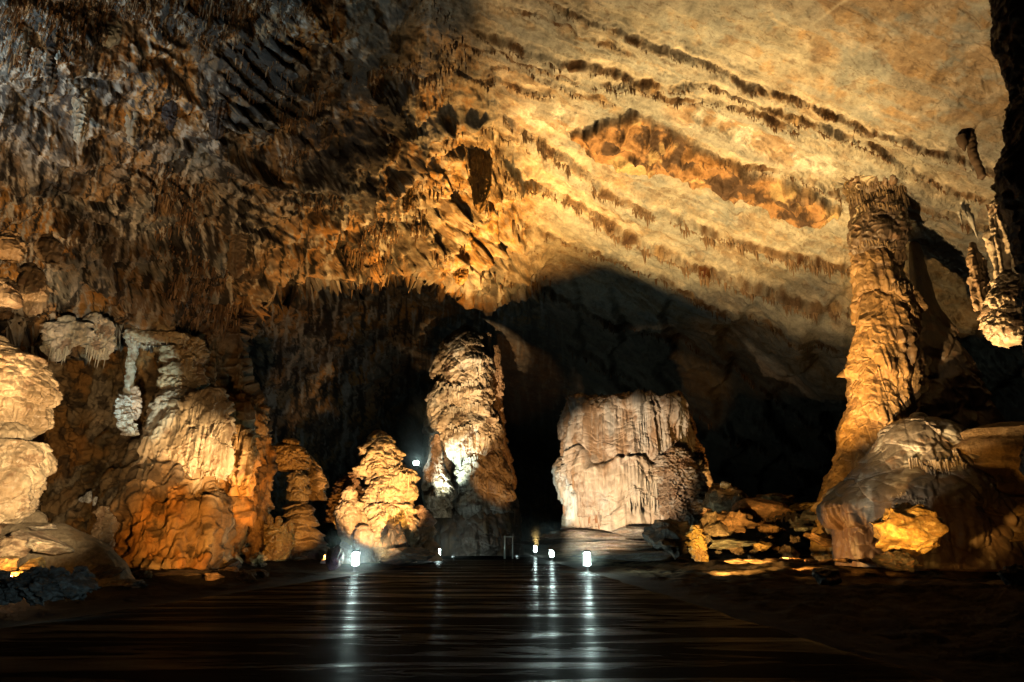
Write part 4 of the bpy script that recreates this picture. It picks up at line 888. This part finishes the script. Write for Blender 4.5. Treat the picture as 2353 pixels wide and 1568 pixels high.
# ---- right-hand pile of boulders
for (lab, x, y, w, h, Y, sd, b, kw) in [
    ('orange mantle of rock filling the gap behind the smooth boulder', 1660, 1150, 100, 90, 37, 1, (.44, .26, .12), {}),
    ('pale block perched on top of the boulder pile', 1668, 1116, 26, 26, 35, 2, (.62, .58, .48), {}),
    ('brown block with a white face under the perched pale block', 1672, 1152, 90, 60, 34.5, 3, (.46, .33, .19), {}),
    ('pale upright stone leaning on the smooth orange boulder', 1698, 1160, 40, 56, 33.5, 4, (.58, .50, .36), {}),
    ('ragged orange ledge of rock behind the smooth boulder', 1785, 1146, 84, 34, 37, 5, (.52, .33, .13), dict(rough=.2)),
    ('long thin golden slab bridging toward the tall column', 1838, 1166, 120, 22, 34, 6, (.60, .40, .12), dict(tilt=-.12)),
    ('crumpled two-tone rock at the near end of the pile', 1636, 1195, 54, 60, 31.5, 7, (.48, .38, .26), dict(rough=.25)),
    ('craggy brown boulder in the middle of the pile', 1690, 1205, 92, 62, 31.2, 8, (.46, .29, .15), dict(rough=.28, cuts=14)),
    ('smooth cream rock under the crumpled one', 1655, 1222, 70, 44, 31, 9, (.58, .46, .32), {}),
    ('greenish grey flat stone low in the pile', 1680, 1250, 130, 24, 30.4, 10, (.36, .38, .32), {}),
    ('orange block with two hollows low in the pile', 1748, 1254, 46, 26, 30, 11, (.60, .38, .14), dict(rough=.2)),
    ('dim orange stone wedged below the smooth boulder', 1762, 1215, 50, 26, 32, 12, (.46, .28, .12), {}),
    ('dark grey rubble block right of the smooth boulder', 1860, 1195, 110, 50, 33, 13, (.16, .16, .15), dict(rough=.2)),
    ('small pale green stone in the dark rubble', 1842, 1217, 40, 14, 31, 14, (.36, .38, .33), {}),
    ('slanted orange slab leaning in the dark rubble', 1898, 1244, 84, 26, 29, 15, (.50, .28, .10), dict(tilt=.35)),
    ('low brown stone above the slanted slab', 1910, 1222, 68, 18, 31, 16, (.34, .2, .1), {}),
    ('dark hummock of rock under the mound', 1960, 1235, 140, 70, 30, 17, (.12, .09, .07), {}),
    ('reddish pitted lump at the foot of the mound', 2040, 1200, 130, 60, 27, 18, (.24, .15, .1), {})]:
    single('boulder', lab, 'boulder', x, y, w, h, Y, seed=180 + sd, base=b, **kw)
bd = single('inscribed_boulder', 'smooth orange boulder with scratched letters on its face', 'boulder', 1748, 1175, 128, 68, 32.5, seed=201, base=(.52, .31, .15), cuts=3, rough=.04)
ti = bpy.data.curves.new('inscription', 'FONT'); ti.body = 'RoxEHM'; ti.size = .7; ti.shear = .35; ti.extrude = .01; ti.offset = .008; ti.space_character = 1.12
tmp = bpy.data.objects.new('tmp', ti); C.objects.link(tmp); ti.materials.append(M_PAINT); bpy.context.view_layer.update()
mt = bpy.data.meshes.new_from_object(tmp.evaluated_get(bpy.context.evaluated_depsgraph_get())); bpy.data.objects.remove(tmp); to = bpy.data.objects.new('inscription', mt); C.objects.link(to); to.parent = bd
hh = hit(bvh_of([bd]), 1742, 1194); pc = (hh[0] if hh else D(1742, 1194, 30.2)) + np.array([-1.0, -.10, -.1]); to.location = pc - np.array(bd.location); to.rotation_euler = (math.radians(84), 0, 0)
# orange boulder with pale stones on it
t = empty('orange_boulder', G(2100, 1300), 'big crusty orange boulder, one side glowing, the other in black shadow', 'boulder')
rock('crusty_body', 2095, 1224, 165, 124, 21.5, t, 211, 7, .16, (.58, .38, .14), cols=[((.66, .52, .3), 'n2', .1, .3, .7)], rz=.8)
single('pale_stone', 'pale blue-white stone resting on the orange boulder', 'stone', 2098, 1168, 40, 18, 22, seed=212, base=(.66, .70, .66)); single('pale_stone', 'small glinting stone at the left tip of the orange boulder', 'stone', 2064, 1166, 18, 20, 22, seed=213, base=(.6, .5, .35))
t = empty('bedded_wall', G(2250, 1300), 'low wall of flat rock beds behind the orange boulder, dim brown', 'rock wall')
body('beds', [(1090, 2130, 2600), (1130, 2110, 2700), (1180, 2100, 2700), (1220, 2090, 2700), (1260, 2080, 2700), (1310, 2070, 2700)], 26, t, 214, .35, 500, .8, sheets=(.5, 1.0), lobes=[(.2, 2.0, .5, 1)], rough=.06, base=(.30, .2, .1), mat=M_ROCK)
o = body('shrub_coral', [(1212, 1588, 1606), (1225, 1584, 1612), (1250, 1582, 1618), (1275, 1590, 1622), (1290, 1600, 1626)], 30, None, 215, 1, 160, .6, lobes=[(.2, .16, .3, 1), (.1, .1, .12, 2)], rough=.1, base=(.62, .44, .14)); tag(o, 'narrow bush-like crust glowing amber between the black boulder and the pile', 'cave coral')
o = body('coral_crust', [(1090, 800, 820), (1110, 780, 826), (1140, 765, 828), (1170, 758, 800), (1200, 752, 790)], 43.5, None, 216, 1, 200, .6, lobes=[(.4, .3, .45, 1), (.2, .16, .2, 2)], rough=.2, base=(.30, .17, .09)); tag(o, 'twiggy dark red-brown coral crust behind the golden stalagmite', 'cave coral')
# low lit retaining wall and block kerb at the right
rng4 = np.random.RandomState(21)
for i in range(46):
    x = 1625 + 390 * rng4.rand(); y = 1165 + 118 * rng4.rand() + .06 * (x - 1625); w = 16 + 44 * rng4.rand() ** 2
    single('rubble_stone', 'broken stone of the rubble heaped between the drum and the tall column', 'stone', x, y, w, w * (.5 + .4 * rng4.rand()), 35.5 - (y - 1165) / 22 + rng4.rand() - .5, seed=400 + i, base=((.50, .32, .15), (.36, .27, .18), (.28, .25, .2), (.5, .42, .3))[i % 4], rough=.22, cuts=12, group='rubble between the drum and the tall column')
for i in range(24):
    x = 235 + 370 * rng4.rand(); y = 1296 + 34 * rng4.rand(); w = 12 + 34 * rng4.rand() ** 2
    single('bank_stone', 'dark stone scattered on the bank at the foot of the left wall', 'stone', x, y, w, w * .6, min(G(x, y + w * .25)[1], 33), seed=460 + i, base=(.17, .12, .08), rough=.22, cuts=12, group='stones at the foot of the left wall')
t = empty('block_wall', G(1740, 1304), 'low wall of rough blocks glowing amber along the right of the path', 'wall')
for i in range(9):
    x = 1690 + 42 * i; single_y = 1289 + 2 * np.sin(i * 1.7)
    rock('block', x, single_y, 50, 14 - .4 * i, 27.5 - .25 * i, t, 220 + i, 12, .12, (.52, .36, .2), flat=.6)
rng3 = np.random.RandomState(3)
for i in range(34):
    x = 1680 + 640 * rng3.rand(); y = 1278 + 26 * rng3.rand() ** 1.2; Yg = G(x, y + 4)[1]
    single('pebble_rock', 'small rough stone strewn over the amber-lit ground', 'stone', x, y, 14 + 28 * rng3.rand(), 6 + 7 * rng3.rand(), min(Yg, 31), seed=240 + i, base=(.46, .32, .18), rough=.2, group='stones strewn over the amber-lit ground')

# ---- bollard lamps
def bollard(dx, dy, label, power, first=[None]):
    b = G(dx, dy); b[2] = 0; hgt = .95
    root = empty('bollard_lamp', b, label, 'lamp', 'bollard lamps along the wet path')
    if first[0] is None:
        def lathe(name, prof, mat, n=20):
            pr = np.array(prof); th = np.linspace(0, 2 * np.pi, n, endpoint=False)
            V = np.stack([pr[:, 0, None] * np.cos(th), pr[:, 0, None] * np.sin(th), pr[:, 1, None] + 0 * th], -1).reshape(-1, 3)
            return mesh_obj(name, V + b, grid_faces(len(pr), n, True), mat, root)
        parts = [lathe('base_plate', [(.001, 0), (.16, 0), (.16, .03), (.10, .04), (.001, .04)], M_METAL), lathe('post', [(.085, .035), (.085, .22), (.11, .24), (.11, .27), (.001, .27)], M_METAL),
                 lathe('diffuser', [(.001, .27), (.10, .275), (.10, .86), (.001, .865)], M_GLOW), lathe('cap', [(.001, .87), (.17, .87), (.175, .90), (.15, .95), (.001, .97)], M_METAL)]
        for k in range(7): parts.append(lathe('louvre', [(.115, .30 + k * .08), (.15, .295 + k * .08), (.165, .32 + k * .08), (.15, .345 + k * .08), (.115, .33 + k * .08)], M_GLOW))
        first[0] = parts
    else:
        for p in first[0]:
            c = p.copy(); C.objects.link(c); c.parent = root
    point(b + np.array([0, -.02, .6]) + np.array([0, -.45, 0]), power, (.74, 1, .9), .08)
    return root


for dx, dy, lab, pw in [(815, 1314, 'bollard lamp alone at the near left edge of the path', 130), (1007, 1285, 'bollard lamp nearest of the left pair by the low dark rock', 80), (1040, 1270, 'farthest bollard lamp on the left side of the path', 60), (1188, 1270, 'farthest bollard lamp on the right beside the gate frame', 60), (1230, 1275, 'bollard lamp second from the gate frame on the right', 70), (1268, 1289, 'bollard lamp third from the gate frame, under the ledges', 90), (1350, 1314, 'largest bollard lamp, nearest on the right of the path', 200)]:
    bollard(dx, dy, lab, pw)
# ---- gate frame
t = empty('gate_frame', G(1169, 1266), 'thin pale metal gate frame standing at the far end of the path', 'gate')
M_PALE = plain('pale_tube', (.45, .47, .44), .4, .3)


def tube(name, a, b, r, mat, par, n=10):
    a = np.array(a, float); b = np.array(b, float); d = b - a; d /= np.linalg.norm(d); u = np.cross(d, [0, 0, 1.]); u = np.array([1, 0, 0.]) if np.linalg.norm(u) < .01 else u / np.linalg.norm(u); v = np.cross(d, u)
    th = np.linspace(0, 2 * np.pi, n, endpoint=False); ring = r * (np.cos(th)[:, None] * u + np.sin(th)[:, None] * v)
    return mesh_obj(name, np.concatenate([a + ring * .01, a + ring, b + ring, b + ring * .01]), grid_faces(4, n, True), mat, par)


gy = 52; zt = D(1169, 1231, gy)[2]; x1, x2 = D(1160, 1250, gy)[0], D(1178, 1250, gy)[0]
tube('post', (x1, gy, 0), (x1, gy, zt), .07, M_PALE, t); tube('post', (x2, gy, 0), (x2, gy, zt), .05, M_PALE, t); tube('crossbar', (x1 - .1, gy, zt - .08), (x2 + .1, gy, zt - .08), .04, M_PALE, t)


# ---- floodlight fixtures that belong to the lighting
def fixture(loc, tgt, label, glow, s=.22):
    from mathutils import Vector
    root = empty('floodlight', loc, label, 'floodlight')
    rot = (Vector(tgt) - Vector(loc)).to_track_quat('-Z', 'Y')
    def boxm(name, c, d, mat):
        c = np.array(c); d = np.array(d) / 2; V = np.array([[sx, sy, sz] for sx in (-1, 1) for sy in (-1, 1) for sz in (-1, 1)]) * d + c
        V = np.array([list(rot @ Vector(v)) for v in V]) + np.array(loc)
        return mesh_obj(name, V, np.array([[0, 1, 3, 2], [4, 6, 7, 5], [0, 4, 5, 1], [2, 3, 7, 6], [0, 2, 6, 4], [1, 5, 7, 3]]), mat, root, smooth=False)
    boxm('housing', (0, 0, .06), (s * 1.5, s, .12), M_METAL); boxm('lens', (0, 0, -.008), (s * 1.3, s * .8, .012), glow)
    tube('bracket', np.array(loc) + np.array([0, 0, -s * .2]), np.array(loc) + np.array([0, 0, -s * 1.4]), .02, M_METAL, root)
    return root


fixture(D(956, 1064, 54), D(956, 1050, 20), 'small white floodlight glaring beside the tall stalagmite', M_GLOW, .35)
fixture(D(10, 1328, 16.6), D(-20, 1300, 8), 'amber floodlight glaring at the frame edge below the bright boulders', M_GLOWO, .22)
o = rock('drum_light_mark', 1382, 908, 8, 9, 44, None, 230, 6, .1, (.6, .6, .56)); tag(o, 'tiny pale stone standing in for the faint light over the drum', 'stone')  # pale stone added in place of a faint light above the drum
#B1
# ------------------------------------------------------------------ ground
def build_ground():
    us = np.linspace(-320, 1340, 900); vs = np.concatenate([np.linspace(541.6, 600, 260), np.linspace(601, 800, 160)])
    U, V = np.meshgrid(us, vs); yc = (341. - V) / F; xc = (U - 512.) / F; fy = CP - SP * yc; fz = SP + CP * yc
    Y = np.minimum(-EYE / (fz / fy), 150); X = xc / fy * Y
    Pg = np.stack([X, Y, Y * 0], -1)
    # path edges in plan
    xl = np.interp(Y, [0, 8, 18, 27, 46, 75, 120], [-9.5, -9.0, -8.0, -6.9, -5.3, -7.0, -10]); xr = np.interp(Y, [0, 4, 10, 27, 42, 70, 120], [5.2, 5.0, 4.6, 3.9, 3.0, 1.5, 1]) + .22 * gnoise(Y / 1.7, Y * 0, Y * 0, 6)
    out = np.maximum(xl - X, X - xr)
    side = (X > xr)
    z = -.03 - .05 * ss(0, .6, out) + ss(.2, 9, out) * np.where(side, .5, .5) * (.4 + .9 * fbm(Pg, 5, 4, 301)) + ss(.3, 2, out) * (.10 * fbm(Pg, .8, 4, 303) + .04)
    z += ss(0, 3, -15 - X) * ss(30, 14, Y) * 1.2
    Pg[..., 2] = z
    n1 = fbm(Pg, 1.5, 5, 305); col = np.empty(Pg.shape); col[:] = (.02, .018, .015); col = mixc(col, (.04, .032, .025), ss(-.1, .3, n1)); col = mixc(col, (.02, .018, .016), ss(.1, .3, -n1)); col = mixc(col, (.34, .25, .15), ss(21, 24, Y) * ss(1, 3, out) * side * ss(-.3, .1, n1))
    o = mesh_obj('ground', Pg.reshape(-1, 3), grid_faces(*U.shape), rock_mat('dark_mud', .85, .06, .8, 2.5, 10, .12, .4), None, col, origin=np.array([0, 0, 0.])); tag(o, kind='structure')
    # wet path
    ys = np.concatenate([np.linspace(-6, 30, 300), np.linspace(30.3, 118, 200)]); tt = np.linspace(0, 1, 60)
    YY = np.repeat(ys[:, None], 60, 1)
    xl = np.interp(YY, [0, 8, 18, 27, 46, 75, 120], [-9.5, -9.0, -8.0, -6.9, -5.3, -7.0, -10]); xr = np.interp(YY, [0, 4, 10, 27, 42, 70, 120], [5.2, 5.0, 4.6, 3.9, 3.0, 1.5, 1]) + .22 * gnoise(YY / 1.7, YY * 0, YY * 0, 6) + .05 * gnoise(YY / .3, YY * 0, YY * 0, 7)
    XX = xl + (xr - xl) * tt[None]
    Pp = np.stack([XX, YY, XX * 0 + .004], -1); Pp[:, 0, 2] = Pp[:, -1, 2] = -.15
    m = bpy.data.materials.new('wet_concrete'); m.use_nodes = True; nt = m.node_tree; N = nt.nodes; L = nt.links; b = N['Principled BSDF']
    geo = N.new('ShaderNodeNewGeometry'); mp = N.new('ShaderNodeMapping'); mp.inputs['Scale'].default_value = (.22, 1.3, 1); L.new(geo.outputs['Position'], mp.inputs[0])
    n = N.new('ShaderNodeTexNoise'); n.inputs['Scale'].default_value = 3.2; n.inputs['Detail'].default_value = 9; n.inputs['Roughness'].default_value = .68; n.inputs['Distortion'].default_value = .4; L.new(mp.outputs[0], n.inputs[0])
    n2 = N.new('ShaderNodeTexNoise'); n2.inputs['Scale'].default_value = .9; n2.inputs['Detail'].default_value = 9; n2.inputs['Roughness'].default_value = .65; n2.inputs['Distortion'].default_value = .8; L.new(mp.outputs[0], n2.inputs[0])
    bp = N.new('ShaderNodeBump'); bp.inputs['Strength'].default_value = 1; bp.inputs['Distance'].default_value = .11; L.new(n.outputs[0], bp.inputs['Height']); L.new(bp.outputs[0], b.inputs['Normal'])
    rr = N.new('ShaderNodeMapRange'); rr.inputs[1].default_value = .42; rr.inputs[2].default_value = .62; rr.inputs[3].default_value = .16; rr.inputs[4].default_value = .07; 
    df = N.new('ShaderNodeBsdfDiffuse'); gl = N.new('ShaderNodeBsdfGlossy'); mx = N.new('ShaderNodeMixShader'); fr = N.new('ShaderNodeFresnel'); fr.inputs['IOR'].default_value = 1.33
    wet = N.new('ShaderNodeMapRange'); wet.inputs[1].default_value = .50; wet.inputs[2].default_value = .64; wet.inputs[3].default_value = .03; wet.inputs[4].default_value = .22
    L.new(n2.outputs[0], wet.inputs[0]); mm = N.new('ShaderNodeMath'); mm.operation = 'MULTIPLY'; L.new(fr.outputs[0], mm.inputs[0]); L.new(wet.outputs[0], mm.inputs[1]); L.new(mm.outputs[0], mx.inputs[0])
    L.new(df.outputs[0], mx.inputs[1]); L.new(gl.outputs[0], mx.inputs[2]); L.new(rr.outputs[0], gl.inputs['Roughness']); L.new(bp.outputs[0], gl.inputs['Normal']); gl.inputs['Color'].default_value = (.95, .97, 1, 1)
    L.new(mx.outputs[0], N['Material Output'].inputs['Surface']); L.new(n2.outputs[0], rr.inputs[0]); L.new(rr.outputs[0], b.inputs['Roughness'])
    cr = N.new('ShaderNodeValToRGB'); cr.color_ramp.elements[0].color = (.006, .006, .006, 1); cr.color_ramp.elements[1].color = (.010, .010, .009, 1); L.new(n2.outputs[0], cr.inputs[0]); L.new(cr.outputs[0], df.inputs['Color'])
    o = mesh_obj('path', Pp.reshape(-1, 3), grid_faces(*XX.shape), m, None, None, origin=np.array([0, 0, 0.])); tag(o, kind='structure')
    return


build_ground()

# ------------------------------------------------------------------ mist glowing round the lamps, fading out on every side
def mist(name, c, rad, dens):
    th = np.linspace(0, 2 * np.pi, 33)[:-1][None]; ph = np.linspace(.02, np.pi - .02, 17)[:, None]
    V = np.stack([np.sin(ph) * np.cos(th), np.sin(ph) * np.sin(th), np.cos(ph) + 0 * th], -1) * np.array(rad) + np.array(c)
    m = bpy.data.materials.new(name); m.use_nodes = True; nt = m.node_tree; L = nt.links
    for n in list(nt.nodes):
        if n.type == 'BSDF_PRINCIPLED': nt.nodes.remove(n)
    pv = nt.nodes.new('ShaderNodeVolumePrincipled'); pv.inputs['Color'].default_value = (.85, .95, .92, 1); pv.inputs['Anisotropy'].default_value = .1
    tc = nt.nodes.new('ShaderNodeNewGeometry'); sb = nt.nodes.new('ShaderNodeVectorMath'); sb.operation = 'SUBTRACT'; sb.inputs[1].default_value = [float(v) for v in c]
    dv = nt.nodes.new('ShaderNodeVectorMath'); dv.operation = 'DIVIDE'; dv.inputs[1].default_value = rad; ln = nt.nodes.new('ShaderNodeVectorMath'); ln.operation = 'LENGTH'
    mr = nt.nodes.new('ShaderNodeMapRange'); mr.interpolation_type = 'SMOOTHSTEP'; mr.inputs[1].default_value = .05; mr.inputs[2].default_value = .98; mr.inputs[3].default_value = dens; mr.inputs[4].default_value = 0
    L.new(tc.outputs['Position'], sb.inputs[0]); L.new(sb.outputs[0], dv.inputs[0]); L.new(dv.outputs[0], ln.inputs[0]); L.new(ln.outputs['Value'], mr.inputs[0]); L.new(mr.outputs[0], pv.inputs['Density'])
    L.new(pv.outputs[0], nt.nodes['Material Output'].inputs['Volume'])
    tag(mesh_obj(name, V.reshape(-1, 3), grid_faces(17, 32, True, flip=True), m, None, None), kind='stuff')


mist('lamp_mist', D(972, 1030, 55), (3.2, 2.2, 6.0), .09)
point(D(958, 1056, 54.2), 60, COOL, .1)
for (x, y, r, dn) in ((1350, 1300, 1.5, .10), (1268, 1283, 2.4, .07), (815, 1303, 2.0, .08), (1215, 1268, 4.0, .04), (1030, 1270, 3.5, .04)):
    g = G(x, min(y + 12, 1316)); mist('lamp_mist', (g[0], g[1], .9), (r, r, r * .8), dn)
